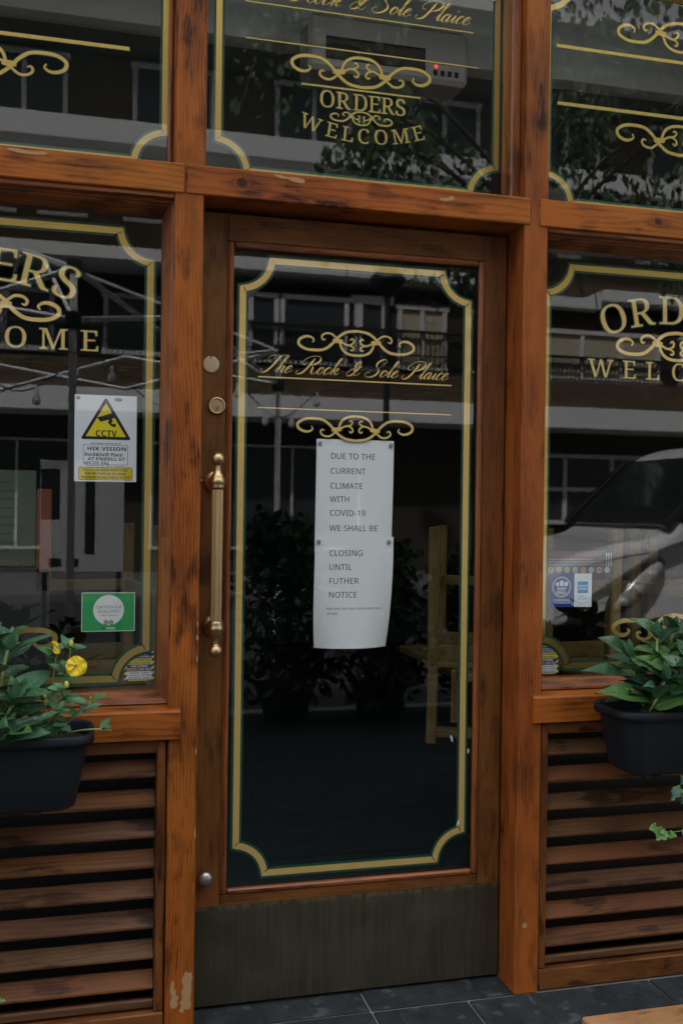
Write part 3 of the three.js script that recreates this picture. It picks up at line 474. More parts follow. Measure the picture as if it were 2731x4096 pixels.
{ const tx = canvasTex(440, 440, (x, w, h) => {
    x.fillStyle = '#1b2f86'; x.fillRect(0, 0, w, h); x.fillStyle = '#e3cf2b';
    x.save(); for (let k = -1; k < 12; k++) { for (const bx of [0, 400]) { x.beginPath(); x.moveTo(bx, k * 80); x.lineTo(bx + 40, k * 80 - 26); x.lineTo(bx + 40, k * 80 + 10); x.lineTo(bx, k * 80 + 38); x.fill(); } } x.fillRect(60, 0, 320, 14); x.fillRect(60, 424, 320, 16); x.restore();
    x.fillStyle = '#dfe4f0'; fitText(x, 'ATTENTION TO', 220, 58, 210, 'bold 28px sans-serif'); fitText(x, 'THE POLICE / SHOPOWNER', 220, 88, 330, 'bold 28px sans-serif');
    x.fillStyle = '#e3cf2b'; x.fillRect(36, 104, 368, 92); x.fillStyle = '#15183a'; fitText(x, '24 HOUR EMERGENCY', 220, 144, 340, 'bold 40px sans-serif'); fitText(x, 'SHOPFRONT REPAIRS', 220, 186, 340, 'bold 40px sans-serif');
    x.fillStyle = '#e8ebf4'; fitText(x, 'FREE NUMBER', 220, 236, 250, 'bold 40px sans-serif'); x.fillStyle = '#e3cf2b'; fitText(x, '03332 240 083', 220, 286, 360, 'bold 52px sans-serif');
    x.fillStyle = '#dcdde2'; x.fillRect(36, 298, 368, 118); x.fillStyle = '#5c6070'; fitText(x, 'BOARDING - GLAZING', 220, 332, 290, 'bold 32px sans-serif'); fitText(x, 'LOCKSMITH - SHUTTERS', 220, 370, 340, 'bold 32px sans-serif'); fitText(x, 'SHOPFRONTS - DOORS', 220, 408, 320, 'bold 32px sans-serif'); });
  card('repair_sticker', 'blue and yellow emergency repair sticker below the green certificate', 'sticker', 0.0725, 0.0725, -0.135, 0.877, ZG - 0.004, tx, 0, 'repair stickers in the window corners');
  card('repair_sticker', 'blue and yellow emergency repair sticker half hidden behind the door post', 'sticker', 0.0725, 0.077, 0.9725, 0.8645, ZG - 0.004, tx, 0.01, 'repair stickers in the window corners'); }
{ const tx = canvasTex(660, 210, (x, w, h) => {
    x.fillStyle = '#2b2d31'; x.fillRect(0, 0, w, h); x.fillStyle = '#6d2a26'; x.fillRect(20, 14, 230, 40); x.fillRect(268, 14, 280, 40); x.fillStyle = '#84868a'; for (const [yy, ww] of [[74, 460], [98, 545], [122, 560]]) for (let i = 20; i < ww; i += 34) x.fillRect(i, yy, 26, 9);
    const cs = ['#a14b3d', '#98953d', '#8ea45a', '#7fa6a8', '#b0683c', '#7f98a4', '#a65c50', '#9aa6ac']; cs.forEach((c, i) => { x.fillStyle = c; x.beginPath(); x.arc(40 + i * 80, 178, 24, 0, 7); x.fill(); x.strokeStyle = '#c9c9c4'; x.lineWidth = 4; x.stroke(); });
    x.strokeStyle = '#b4b6b8'; x.lineWidth = 7; for (const xx of [592, 616, 640]) { x.beginPath(); x.moveTo(xx, 20); x.lineTo(xx, 146); x.stroke(); } x.fillStyle = '#b4b6b8'; for (const xx of [592, 616, 640]) { x.beginPath(); x.ellipse(xx, 34, 9, 20, 0, 0, 7); x.fill(); } });
  card('allergen_sticker', 'dark banner sticker with a row of small coloured discs and cutlery', 'sticker', 0.203, 0.0635, 1.072, 1.136, ZG - 0.004, tx); }
{ const tx = canvasTex(560, 400, (x, w, h) => {
    x.fillStyle = '#1c3f86'; x.fillRect(0, 0, w, h); x.fillStyle = '#dfe4e8'; x.fillRect(330, 0, 230, h);
    x.strokeStyle = '#d5dcea'; x.lineWidth = 9; x.beginPath(); x.arc(165, 160, 118, 0, 7); x.stroke(); x.lineWidth = 4; x.beginPath(); x.arc(165, 160, 104, 0, 7); x.stroke();
    x.fillStyle = '#dfe6f2'; x.fillRect(90, 104, 40, 46); x.fillRect(140, 84, 50, 66); x.fillRect(200, 100, 44, 50); fitText(x, 'SHOP', 165, 200, 120, 'bold 50px sans-serif'); fitText(x, 'SMALL', 165, 244, 130, 'bold 50px sans-serif'); fitText(x, 'Proudly Backing', 165, 326, 210, '32px sans-serif'); fitText(x, 'Small Businesses', 165, 362, 220, '32px sans-serif');
    x.fillStyle = '#2f7fc4'; x.fillRect(372, 96, 140, 140); x.fillStyle = '#dcebf6'; fitText(x, 'AMERICAN', 442, 160, 120, 'bold 32px sans-serif'); fitText(x, 'EXPRESS', 442, 196, 120, 'bold 32px sans-serif'); x.fillStyle = '#4a7fae'; fitText(x, 'CARDS', 420, 286, 90, 'bold 26px sans-serif'); fitText(x, 'WELCOME', 432, 312, 116, 'bold 26px sans-serif'); });
  card('payment_sticker', 'blue and white card payment sticker below the dark banner sticker', 'sticker', 0.131, 0.0935, 1.0425, 1.0575, ZG - 0.004, tx); }

// ---------------------------------------------------------------- planters and plants
M.planter = phys({ color: rgb(0.009, 0.012, 0.017), roughness: 0.52, specularIntensity: 0.6 });
M.soil = plain([0.018, 0.014, 0.011], 1);
function rrect(w, d, r, n = 6) { const p = []; for (const [sx, sz, a] of [[1, 1, 0], [-1, 1, 1], [-1, -1, 2], [1, -1, 3]]) for (let i = 0; i <= n; i++) { const t = (a + i / n) * Math.PI / 2; p.push([sx * (w / 2 - r) + Math.cos(t) * r, sz * (d / 2 - r) + Math.sin(t) * r]); } return p; }
function loftRings(rings) { const n = rings[0].length, pos = [], idx = []; for (const r of rings) for (const q of r) pos.push(...q); for (let k = 0; k + 1 < rings.length; k++) for (let i = 0; i < n; i++) { const a = k * n + i, b = k * n + (i + 1) % n; idx.push(a, a + n, b, b, a + n, b + n); } const g = new THREE.BufferGeometry(); g.setAttribute('position', new THREE.Float32BufferAttribute(pos, 3)); g.setIndex(idx); g.computeVertexNormals(); return g; }
function planter(label, x0, x1) {
  const t = thing('plastic_planter', label, 'planter', [(x0 + x1) / 2, 0.612, 0.122], 'plastic planters hung below the windows'), L = x1 - x0, Wd = 0.2, H = 0.165;
  const ring = (w, d, r, y) => rrect(w, d, r).map(([x, z]) => [x, y, z]);
  part('tub', loftRings([ring(0.02, 0.02, 0.005, 0.004), ring(L - 0.1, Wd - 0.075, 0.035, 0.0), ring(L - 0.08, Wd - 0.058, 0.04, 0.006), ring(L - 0.05, Wd - 0.036, 0.045, 0.08), ring(L - 0.03, Wd - 0.024, 0.048, H - 0.022)]), M.planter, t);
  part('rim', loftRings([ring(L - 0.03, Wd - 0.024, 0.048, H - 0.024), ring(L - 0.004, Wd - 0.002, 0.056, H - 0.022), ring(L, Wd, 0.058, H - 0.012), ring(L - 0.002, Wd - 0.002, 0.057, H - 0.002), ring(L - 0.01, Wd - 0.01, 0.054, H + 0.002), ring(L - 0.026, Wd - 0.026, 0.048, H - 0.002), ring(L - 0.034, Wd - 0.034, 0.044, H - 0.03)]), M.planter, t);
  part('soil', loftRings([ring(L - 0.04, Wd - 0.04, 0.04, H - 0.028), ring(L * 0.5, Wd * 0.4, 0.03, H - 0.02), ring(0.01, 0.01, 0.002, H - 0.018)]), M.soil, t);
  for (const s of [-1, 1]) part('bracket', merge([block(s * L * 0.3 - 0.012, s * L * 0.3 + 0.012, H - 0.01, H + 0.012, -0.122, -0.098), block(s * L * 0.3 - 0.012, s * L * 0.3 + 0.012, -0.008, 0.0, -0.122, 0.06), block(s * L * 0.3 - 0.012, s * L * 0.3 + 0.012, -0.008, H + 0.012, -0.1225, -0.117)]), M.black, t);
  part('drain_foot', new THREE.CylinderGeometry(0.006, 0.005, 0.012, 12).translate(-L / 2 + 0.09, -0.004, 0.04), M.planter, t);
  return t;
}
planter('black plastic planter under the window holding yellow pansies', -0.86, -0.244);
planter('black plastic planter holding spotted leaves and trailing ivy', 1.026, 1.63);
function leafTex(seed, base, spot, amount) { return canvasTex(128, 256, (x, w, h) => { x.fillStyle = base; x.fillRect(0, 0, w, h); const R = lcg(seed); x.fillStyle = spot; for (let i = 0; i < amount; i++) { x.globalAlpha = 0.35 + 0.6 * R(); x.beginPath(); x.ellipse(R() * w, R() * h, 1 + 3.5 * R() * R(), 1.5 + 6 * R() * R(), 0.3 * (R() - 0.5), 0, 7); x.fill(); } x.globalAlpha = 0.6; x.strokeStyle = spot; x.lineWidth = 2; x.beginPath(); x.moveTo(w / 2, 0); x.lineTo(w / 2, h); x.stroke(); }); }
const leafMat = (t, r = 0.32) => phys({ map: t, roughness: r, side: THREE.DoubleSide, clearcoat: 0.2, clearcoatRoughness: 0.25 });
M.leafSpot = [leafMat(leafTex(13, '#4a7038', '#d0cf86', 70)), leafMat(leafTex(14, '#3f6a4a', '#9fb57a', 30)), leafMat(leafTex(3, '#2c5133', '#b9c486', 90)), leafMat(leafTex(4, '#37613a', '#c9cf90', 130)), leafMat(leafTex(5, '#24462e', '#a3b673', 50))];
M.leafPansy = [leafMat(leafTex(6, '#3d6a40', '#5d8a52', 12), 0.5), leafMat(leafTex(7, '#48784a', '#6b975a', 12), 0.5)];
M.leafIvy = [leafMat(leafTex(8, '#5e8a3e', '#9ab56c', 10), 0.5), leafMat(leafTex(9, '#2f5f4a', '#6f9a7a', 14), 0.45)];
M.stem = plain([0.2, 0.3, 0.08], 0.6); M.stemPale = plain([0.36, 0.42, 0.16], 0.6);
function leafGeo(len, wid, fold, droop, wave, seed, outline = (t) => Math.sin(Math.PI * Math.pow(t, 0.8)) ** 0.85) {
  const N = 8, pos = [], uv = [], idx = [], R = lcg(seed), ph = R() * 6;
  for (let i = 0; i <= N; i++) { const t = i / N, w = Math.max(0.0001, wid / 2 * outline(t)), y = t * len, z = -droop * len * t * t; for (let k = -2; k <= 2; k++) { const s = k / 2; pos.push(s * w, y, z + fold * Math.abs(s) * w + wave * wid * Math.sin(t * 9 + ph + k) * Math.abs(s)); uv.push(0.5 + s * 0.45, t); } }
  for (let i = 0; i < N; i++) for (let k = 0; k < 4; k++) { const a = i * 5 + k; idx.push(a, a + 1, a + 5, a + 5, a + 1, a + 6); }
  const g = new THREE.BufferGeometry(); g.setAttribute('position', new THREE.Float32BufferAttribute(pos, 3)); g.setAttribute('uv', new THREE.Float32BufferAttribute(uv, 2)); g.setIndex(idx); g.computeVertexNormals(); return g;
}
const spotLeaves = [leafGeo(0.1, 0.052, 0.35, 0.25, 0.05, 1), leafGeo(0.085, 0.044, 0.45, 0.4, 0.06, 2), leafGeo(0.075, 0.034, 0.3, 0.15, 0.04, 3), leafGeo(0.06, 0.03, 0.5, 0.35, 0.08, 4)];
const lobed = (t) => Math.sin(Math.PI * Math.pow(t, 0.75)) ** 0.8 * (0.82 + 0.18 * Math.cos(t * 26));
const pansyLeaves = [leafGeo(0.042, 0.02, 0.3, 0.3, 0.05, 5, lobed), leafGeo(0.03, 0.017, 0.3, 0.5, 0.05, 6, lobed), leafGeo(0.05, 0.018, 0.2, 0.2, 0.04, 7)];
const ivyLeaves = [leafGeo(0.026, 0.026, 0.2, 0.2, 0.05, 8, (t) => Math.max(0.02, 1.15 * (1 - t) ** 0.7 * sstep(0, 0.14, t) * (0.75 + 0.25 * Math.cos(t * 13)))), leafGeo(0.018, 0.02, 0.2, 0.3, 0.05, 9, (t) => Math.max(0.02, 1.15 * (1 - t) ** 0.7 * sstep(0, 0.14, t)))];
const tube = (pts, r, n = 6, seg = 3) => new THREE.TubeGeometry(new THREE.CatmullRomCurve3(pts.map((p) => V(...p))), Math.max(4, pts.length * seg), r, n);
// put one leaf with its foot at p, pointing along d, upper face towards f
function leaf(parent, geo, mat, p, d, f, s = 1) {
  const y = V(...d).normalize(), z = V(...f); z.addScaledVector(y, -z.dot(y)).normalize(); const x = y.clone().cross(z);
  const m = part('leaf', geo, mat, parent); m.matrixAutoUpdate = true; m.quaternion.setFromRotationMatrix(new THREE.Matrix4().makeBasis(x, y, z)); m.position.set(...p); m.scale.setScalar(s); return m;
}
function spotted(label, base, stems, seed, extra = []) {
  const t = thing('spotted_shrub', label, 'plant', base), R = lcg(seed), rr = () => R() * 2 - 1;
  for (const st of stems) {
    part('stem', tube(st.map((p) => p.map((v, i) => v - base[i])), 0.0035), M.stemPale, t);
    const c = new THREE.CatmullRomCurve3(st.map((p) => V(p[0] - base[0], p[1] - base[1], p[2] - base[2])));
    let az = R() * 6; const n = 11;
    for (let i = 0; i < n; i++) { const u = 0.25 + 0.75 * (i / (n - 1)), p = c.getPoint(u); az += 2.4; const up = 0.15 + 0.75 * u + 0.3 * rr(); leaf(t, spotLeaves[Math.floor(R() * 4)], M.leafSpot[Math.floor(R() * 5)], [p.x, p.y, p.z], [Math.cos(az), up, Math.sin(az)], [-0.2 * rr(), 1, 0.5 + 0.3 * rr()], 1.0 + 0.6 * R()); }
    const e = c.getPoint(1); for (let k = 0; k < 3; k++) leaf(t, spotLeaves[2], M.leafSpot[1], [e.x, e.y, e.z], [0.5 * rr(), 1, 0.5 * rr()], [rr(), 0.3, 1], 0.7);
  }
  return t;
}
spotted('spotted green laurel beside the pansies in the planter', [-0.46, 0.752, 0.12], [[[-0.46, 0.752, 0.12], [-0.45, 0.85, 0.14], [-0.43, 0.96, 0.15]], [[-0.47, 0.752, 0.11], [-0.44, 0.80, 0.16], [-0.41, 0.86, 0.2]], [[-0.5, 0.752, 0.12], [-0.5, 0.86, 0.11], [-0.475, 0.97, 0.1]], [[-0.47, 0.752, 0.15], [-0.45, 0.77, 0.2], [-0.435, 0.785, 0.25]], [[-0.56, 0.752, 0.12], [-0.58, 0.86, 0.13], [-0.6, 0.95, 0.14]]], 21);
spotted('spotted green laurel in the planter with trailing ivy', [1.15, 0.752, 0.12], [[[1.135, 0.752, 0.14], [1.12, 0.82, 0.13], [1.095, 0.90, 0.12]], [[1.14, 0.752, 0.14], [1.16, 0.84, 0.14], [1.17, 0.95, 0.13]], [[1.14, 0.755, 0.15], [1.18, 0.79, 0.17], [1.215, 0.86, 0.18]], [[1.2, 0.752, 0.1], [1.22, 0.85, 0.1], [1.225, 0.96, 0.11]], [[1.12, 0.752, 0.16], [1.13, 0.80, 0.19], [1.15, 0.85, 0.2]], [[1.2, 0.752, 0.15], [1.22, 0.82, 0.2], [1.24, 0.88, 0.22]], [[1.28, 0.752, 0.12], [1.3, 0.84, 0.14], [1.3, 0.93, 0.15]], [[1.36, 0.752, 0.12], [1.4, 0.83, 0.13], [1.42, 0.9, 0.14]]], 33);
{ // pansy plant
  const b = [-0.335, 0.752, 0.13], t = thing('pansy_plant', 'leafy pansy with yellow flowers in the black planter', 'plant', b), R = lcg(77), rr = () => R() * 2 - 1, rel = (p) => p.map((v, i) => v - b[i]);
  const stems = [[[-0.335, 0.752, 0.13], [-0.325, 0.84, 0.14], [-0.31, 0.90, 0.15], [-0.287, 0.928, 0.165]], [[-0.345, 0.752, 0.12], [-0.34, 0.85, 0.12], [-0.33, 0.93, 0.12], [-0.326, 0.958, 0.125]], [[-0.33, 0.752, 0.13], [-0.31, 0.86, 0.13], [-0.30, 0.94, 0.13], [-0.297, 0.965, 0.13]], [[-0.33, 0.752, 0.14], [-0.30, 0.80, 0.16], [-0.27, 0.83, 0.18], [-0.252, 0.85, 0.19]], [[-0.345, 0.752, 0.14], [-0.33, 0.82, 0.17], [-0.315, 0.87, 0.19], [-0.305, 0.885, 0.2]], [[-0.33, 0.752, 0.13], [-0.29, 0.78, 0.17], [-0.24, 0.79, 0.2], [-0.21, 0.79, 0.22]], [[-0.36, 0.752, 0.13], [-0.355, 0.81, 0.15], [-0.35, 0.86, 0.16]], [[-0.35, 0.752, 0.15], [-0.37, 0.79, 0.18], [-0.36, 0.82, 0.2]]];
  stems.forEach((s, k) => { part('stem', tube(s.map(rel), 0.0016, 5), k % 2 ? M.stemPale : M.stem, t); const c = new THREE.CatmullRomCurve3(s.map((p) => V(...rel(p)))); let az = R() * 6;
    for (let i = 0; i < (k === 5 ? 3 : 9); i++) { const u = 0.15 + 0.8 * R(), p = c.getPoint(u); az += 2.4; leaf(t, pansyLeaves[Math.floor(R() * 3)], M.leafPansy[Math.floor(R() * 2)], [p.x, p.y, p.z], [Math.cos(az), 0.35 + 0.5 * R(), 0.9 * Math.sin(az) + 0.2], [0.2 * rr(), 0.9, 0.8], 0.75 + 0.5 * R()); } });
  const petalMat = phys({ color: rgb(0.86, 0.62, 0.02), roughness: 0.7, side: THREE.DoubleSide }), petal = leafGeo(0.021, 0.033, 0.1, 0.1, 0.06, 12, (q) => Math.sin(Math.PI * Math.pow(q, 0.62)) ** 0.55);
  const flower = (p, f, s) => { const fl = sub('flower', t); fl.position.set(...rel(p)); fl.quaternion.setFromUnitVectors(V(0, 0, 1), V(...f).normalize()); fl.scale.setScalar(s); [90, 35, 145, -35, -120].forEach((a, i) => { const m = part('petal', petal, petalMat, fl); m.rotation.z = THREE.MathUtils.degToRad(a - 90); m.position.z = -i * 0.0006; m.scale.setScalar(i > 2 ? 1.15 : 1); }); part('flower_eye', new THREE.SphereGeometry(0.0025, 8, 6), plain([0.5, 0.2, 0.01], 0.7), fl); };
  flower([-0.286, 0.925, 0.17], [-0.15, 0.2, 1], 1.05); flower([-0.328, 0.961, 0.13], [0.8, 0.35, 0.3], 0.75); flower([-0.252, 0.852, 0.19], [0.9, 0.1, 0.2], 0.42);
  for (const p of [[-0.297, 0.968, 0.13], [-0.305, 0.889, 0.2], [-0.352, 0.862, 0.16]]) { const m = part('bud', new THREE.SphereGeometry(1, 8, 8).scale(0.005, 0.008, 0.005), plain([0.55, 0.55, 0.08], 0.6), t); m.position.set(...rel(p)); } }
{ // trailing ivy
  const b = [1.3, 0.77, 0.225], t = thing('trailing_ivy', 'ivy trailing over the front of the planter', 'plant', b), R = lcg(91), rr = () => R() * 2 - 1, rel = (p) => p.map((v, i) => v - b[i]);
  const vines = [[[1.25, 0.765, 0.2], [1.23, 0.79, 0.24], [1.215, 0.70, 0.25], [1.195, 0.66, 0.245], [1.185, 0.62, 0.235]], [[1.3, 0.765, 0.2], [1.28, 0.79, 0.245], [1.25, 0.66, 0.25], [1.2, 0.585, 0.24], [1.16, 0.592, 0.23]], [[1.34, 0.765, 0.2], [1.33, 0.79, 0.245], [1.29, 0.6, 0.25], [1.22, 0.5, 0.24], [1.15, 0.48, 0.23], [1.10, 0.50, 0.225]], [[1.38, 0.765, 0.2], [1.37, 0.79, 0.245], [1.33, 0.6, 0.25], [1.26, 0.46, 0.24], [1.2, 0.43, 0.235]]];
  for (const v of vines) { part('vine', tube(v.map(rel), 0.0011, 5, 5), M.stem, t); const c = new THREE.CatmullRomCurve3(v.map((p) => V(...rel(p)))); for (let i = 0; i < 14; i++) { const u = 0.25 + 0.75 * (i / 13), p = c.getPoint(u); leaf(t, ivyLeaves[i % 2], M.leafIvy[R() < 0.6 ? 0 : 1], [p.x, p.y, p.z], [rr(), -0.5 + 0.7 * rr(), 0.6 * R()], [0.3 * rr(), 0.4, 1], 0.8 + 0.7 * R()); } } }
{ // a sprig peeping in at the foot of the left louvres
  const t = thing('low_sprig', 'small green sprig growing at the foot of the louvred panel', 'plant', [-0.475, 0, 0.13]), R = lcg(15);
  part('stem', tube([[0, 0, 0], [0.015, 0.12, 0.0], [0.03, 0.23, 0.0]], 0.002, 5), M.stem, t); for (let i = 0; i < 10; i++) leaf(t, ivyLeaves[0], M.leafIvy[0], [0.03 * i / 10, 0.04 + 0.018 * i, 0], [Math.cos(i * 2.4), 0.4, Math.sin(i * 2.4)], [0, 1, 0.6], 1); }
single('wooden_board', block(0.93, 2.3, 0.0, 0.03, 0.2, 0.42, { c: 0.004, a: 'x' }), woodMat(woodTex(30, { light: [0.55, 0.33, 0.13], dark: [0.25, 0.12, 0.04], knots: 2, L: 1.2 }), 0.6, 0), 'tan wooden board lying on the slate paving', 'board');

// ---------------------------------------------------------------- inside the shop
M.iron = plain([0.015, 0.016, 0.018], 0.5);
M.chairWood = woodMat(woodTex(40, { light: [0.22, 0.155, 0.05], dark: [0.11, 0.07, 0.02], knots: 0, L: 0.8, ring: 120 }), 0.45, 0.15);
function table(x, z, label) { const t = thing('dining_table', label, 'table', [x, -0.012, z], 'tables inside the shop'); part('table_top', block(-0.36, 0.36, 0.742, 0.772, -0.34, 0.34, { c: 0.006, a: 'x' }), M.chairWood, t); part('pedestal', lathe([[0.0001, 0], [0.22, 0], [0.21, 0.02], [0.05, 0.05], [0.035, 0.1], [0.035, 0.7], [0.12, 0.742], [0.0001, 0.742]], 24), M.iron, t); return t; }
function chair(x, y, z, ry, label, bh = 0.93) { // upturned: seat rests at height y
  const t = thing('dining_chair', label, 'chair', [x, y + 0.462, z], 'chairs upturned on the tables'); t.rotation.set(Math.PI, ry, 0, 'YXZ');
  part('seat', block(-0.2, 0.2, 0.437, 0.462, -0.2, 0.2, { c: 0.008 }), M.chairWood, t);
  for (const a of [-1, 1]) { part('leg', bar([a * 0.175, 0, 0.18], [a * 0.175, 0.437, 0.175], 0.036), M.chairWood, t); part('back_post', merge([bar([a * 0.175, 0, -0.2], [a * 0.175, 0.45, -0.185], 0.036), bar([a * 0.175, 0.45, -0.185], [a * 0.175, bh, -0.185 - 0.156 * (bh - 0.45)], 0.034)]), M.chairWood, t); part('stretcher', bar([a * 0.175, 0.2, -0.18], [a * 0.175, 0.2, 0.17], 0.022, 0.04), M.chairWood, t); }
  for (const s of [-0.18, 0.178]) part('apron', block(-0.16, 0.16, 0.385, 0.437, s - 0.01, s + 0.01, { a: 'x' }), M.chairWood, t);
  part('stretcher', block(-0.16, 0.16, 0.18, 0.215, 0.165, 0.19, { a: 'x' }), M.chairWood, t);
  part('top_rail', bar([-0.16, bh - 0.04, -0.179 - 0.156 * (bh - 0.45)], [0.16, bh - 0.04, -0.179 - 0.156 * (bh - 0.45)], 0.022, 0.07), M.chairWood, t);
  for (const q of [-0.09, 0, 0.09]) part('back_slat', bar([q, 0.46, -0.188], [q, bh - 0.07, -0.174 - 0.156 * (bh - 0.45)], 0.05, 0.014), M.chairWood, t);
  return t;
}
table(1.26, -0.86, 'dining table behind the door, under an upturned chair'); chair(1.07, 0.76, -0.74, -0.42, 'wooden chair upturned on the table behind the door', 0.7);
table(1.72, -0.6, 'dining table behind the window with the payment sticker'); chair(1.42, 0.76, -0.47, 0.1, 'wooden chair upturned behind the payment sticker'); chair(1.82, 0.76, -0.52, -0.2, 'wooden chair upturned behind the ornament above the spotted laurel');
table(-0.42, -0.72, 'dining table behind the window with the green certificate'); chair(-0.28, 0.76, -0.66, 0.15, 'wooden chair upturned behind the green certificate'); chair(-0.66, 0.76, -0.74, -0.1, 'wooden chair upturned beside the pale menu board');
{ const t = thing('air_curtain', 'white over door air heater with a black slot and a red indicator', 'heater', [0.58, 2.61, -0.41]);
  part('casing', block(-0.25, 0.235, -0.075, 0.085, -0.07, 0.06, { c: 0.012 }), plain([0.5, 0.5, 0.49], 0.5), t); part('intake_slot', block(-0.2, 0.1, -0.045, 0.02, 0.0605, 0.063, { c: 0.001 }), M.black, t);
  for (let i = 0; i < 4; i++) part('switch', block(0.125 + i * 0.022, 0.137 + i * 0.022, -0.055, -0.038, 0.0605, 0.065), M.black, t);
  part('indicator_light', new THREE.SphereGeometry(0.0038, 10, 8).translate(0.133, -0.028, 0.062), std({ color: rgb(0.5, 0.02, 0.02), emissive: rgb(1, 0.03, 0.02), emissiveIntensity: 2.5 }), t); }
{ const t = thing('menu_board', 'pale menu board with an orange red edge standing inside the window', 'menu', [-0.5, 1.1, -0.42]);
  const tx = canvasTex(256, 512, (x, w, h) => { x.fillStyle = '#566052'; x.fillRect(0, 0, w, h); x.fillStyle = '#46524a'; for (let i = 0; i < 9; i++) x.fillRect(40, 60 + i * 46, 110 + 60 * noise(i, 1, 2), 12); });
  part('panel', new THREE.BoxGeometry(0.2, 0.26, 0.006).translate(0, 0.14, 0), std({ map: tx, roughness: 0.7 }), t); part('edge', block(0.102, 0.142, -0.06, 0.22, -0.01, 0.01), plain([0.2, 0.045, 0.015], 0.6), t); part('foot', block(-0.12, 0.14, -0.34, 0.005, -0.01, 0.01), plain([0.02, 0.02, 0.02], 0.6), t); }

// ---------------------------------------------------------------- the street behind the camera, seen in the glass
M.concrete = plain([0.72, 0.72, 0.71], 0.85); M.brick = plain([0.11, 0.07, 0.045], 0.9); M.brickDark = plain([0.05, 0.036, 0.027], 0.9); M.white = plain([0.68, 0.67, 0.64], 0.6); M.pane = phys({ color: rgb(0.012, 0.015, 0.018), roughness: 0.06 }); M.dimRoom = phys({ color: rgb(0.05, 0.052, 0.056), roughness: 0.25 }); M.cream = plain([0.52, 0.45, 0.32], 0.8);  // dark colour on the flats' window panes stands in for unlit rooms behind
{ const t = thing('brick_flats', 'brick flats with white concrete bands and railed balconies across the street', 'building', [0, 0, 0]);
  const B = (n, a, m, p = t) => part(n, block(...a, { c: 0.012, a: 'x' }), m, p);
  B('wall', [-14, 26, 0, 11.4, 17.2, 19], M.brickDark); B('roof', [-14.1, 26.1, 11.4, 11.7, 16.2, 19.1], M.concrete);  // unseen left run of the flats is lengthened to cut low sky light
  B('concrete_band', [-14, 26, 3.0, 3.43, 16, 17.2], M.concrete); B('concrete_band', [-14, 8.2, 5.78, 6.02, 16.0, 17.2], M.concrete); B('concrete_band', [8.2, 10.1, 5.5, 5.72, 16.1, 17.2], M.concrete); B('concrete_band', [10.1, 26, 5.66, 5.9, 16, 17.2], M.concrete); B('concrete_band', [-14, 26, 7.9, 8.33, 16.0, 17.2], M.concrete); B('coping', [-14, 26, 10.0, 10.35, 16.05, 17.2], M.brickDark);
  B('parapet', [-14, 26, 3.43, 4.0, 16.22, 16.4], M.brickDark);
  const bricks = (x0, x1, y0, y1, z, seed) => { const R = lcg(seed), rows = Math.floor((y1 - y0) / 0.075), cols = Math.floor((x1 - x0) / 0.225); const im = new THREE.InstancedMesh(new THREE.BoxGeometry(0.213, 0.064, 0.05), plain([1, 1, 1], 0.9), rows * cols), m = new THREE.Matrix4(), c = new THREE.Color(); for (let j = 0; j < rows; j++) for (let i = 0; i < cols; i++) { const k = j * cols + i; m.makeTranslation(x0 + (i + 0.5 + (j % 2) * 0.5) * 0.225, y0 + (j + 0.5) * 0.075, z + 0.006 * R()); im.setMatrixAt(k, m); const b = 0.75 + 0.5 * R(); c.setRGB(0.125 * b, 0.082 * b, 0.05 * b); im.setColorAt(k, c); } im.name = 'brickwork'; im.userData.kind = 'stuff'; shade(im); t.add(im); };
  bricks(-3.1, 14, 3.45, 4.0, 16.215, 61); bricks(8.4, 14, 5.92, 7.85, 17.19, 62); bricks(-3.1, 14, 8.36, 10.0, 17.19, 63); bricks(-3.1, 8.2, 6.05, 7.1, 17.19, 64);
  const win = (x0, x1, y0, y1, z, cols, rows = 1, paneMat = M.dimRoom, fr = 0.09) => { const g = sub('window', t); part('pane', block(x0, x1, y0, y1, z - 0.02, z, { c: 0 }), paneMat, g); const f = []; f.push(block(x0 - fr, x1 + fr, y1, y1 + fr, z - 0.09, z + 0.03), block(x0 - fr, x1 + fr, y0 - fr, y0, z - 0.09, z + 0.03)); for (let i = 0; i <= cols; i++) { const x = x0 + (x1 - x0) * i / cols; f.push(block(x - fr / 2, x + fr / 2, y0, y1, z - 0.08, z + 0.02)); } for (let j = 1; j < rows; j++) { const y = y0 + (y1 - y0) * j / rows; f.push(block(x0, x1, y - fr / 2, y + fr / 2, z - 0.075, z + 0.01)); } part('frame', merge(f), M.white, g); };
  // first floor
  B('added_wall_bay', [2.0, 15, 3.43, 5.5, 16.42, 17.2], M.brickDark);  // bay added to bring the window frames forward into the sun
  win(-2.6, -0.9, 4.3, 5.3, 17.15, 2); win(0.1, 1.8, 4.3, 5.3, 17.15, 2); win(2.8, 3.3, 4.15, 5.35, 16.41, 1); win(3.42, 4.7, 4.15, 5.35, 16.41, 1); win(4.95, 5.5, 4.1, 5.35, 16.41, 1, 1, M.dimRoom, 0.16); win(5.8, 6.75, 4.15, 5.3, 16.41, 2, 1, M.cream); win(7.3, 8.3, 4.15, 5.3, 16.41, 2);
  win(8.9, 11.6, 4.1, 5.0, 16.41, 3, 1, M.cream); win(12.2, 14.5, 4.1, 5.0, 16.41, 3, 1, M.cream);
  // ground floor
  win(8.7, 13.2, 1.1, 2.45, 17.15, 4, 2); win(14.2, 18, 1.1, 2.45, 17.15, 4, 2); win(1.0, 5.2, 0.5, 2.5, 17.15, 3, 1, M.dimRoom, 0.05); win(-2.8, -0.2, 0.5, 2.5, 17.15, 2, 1, M.dimRoom, 0.05);
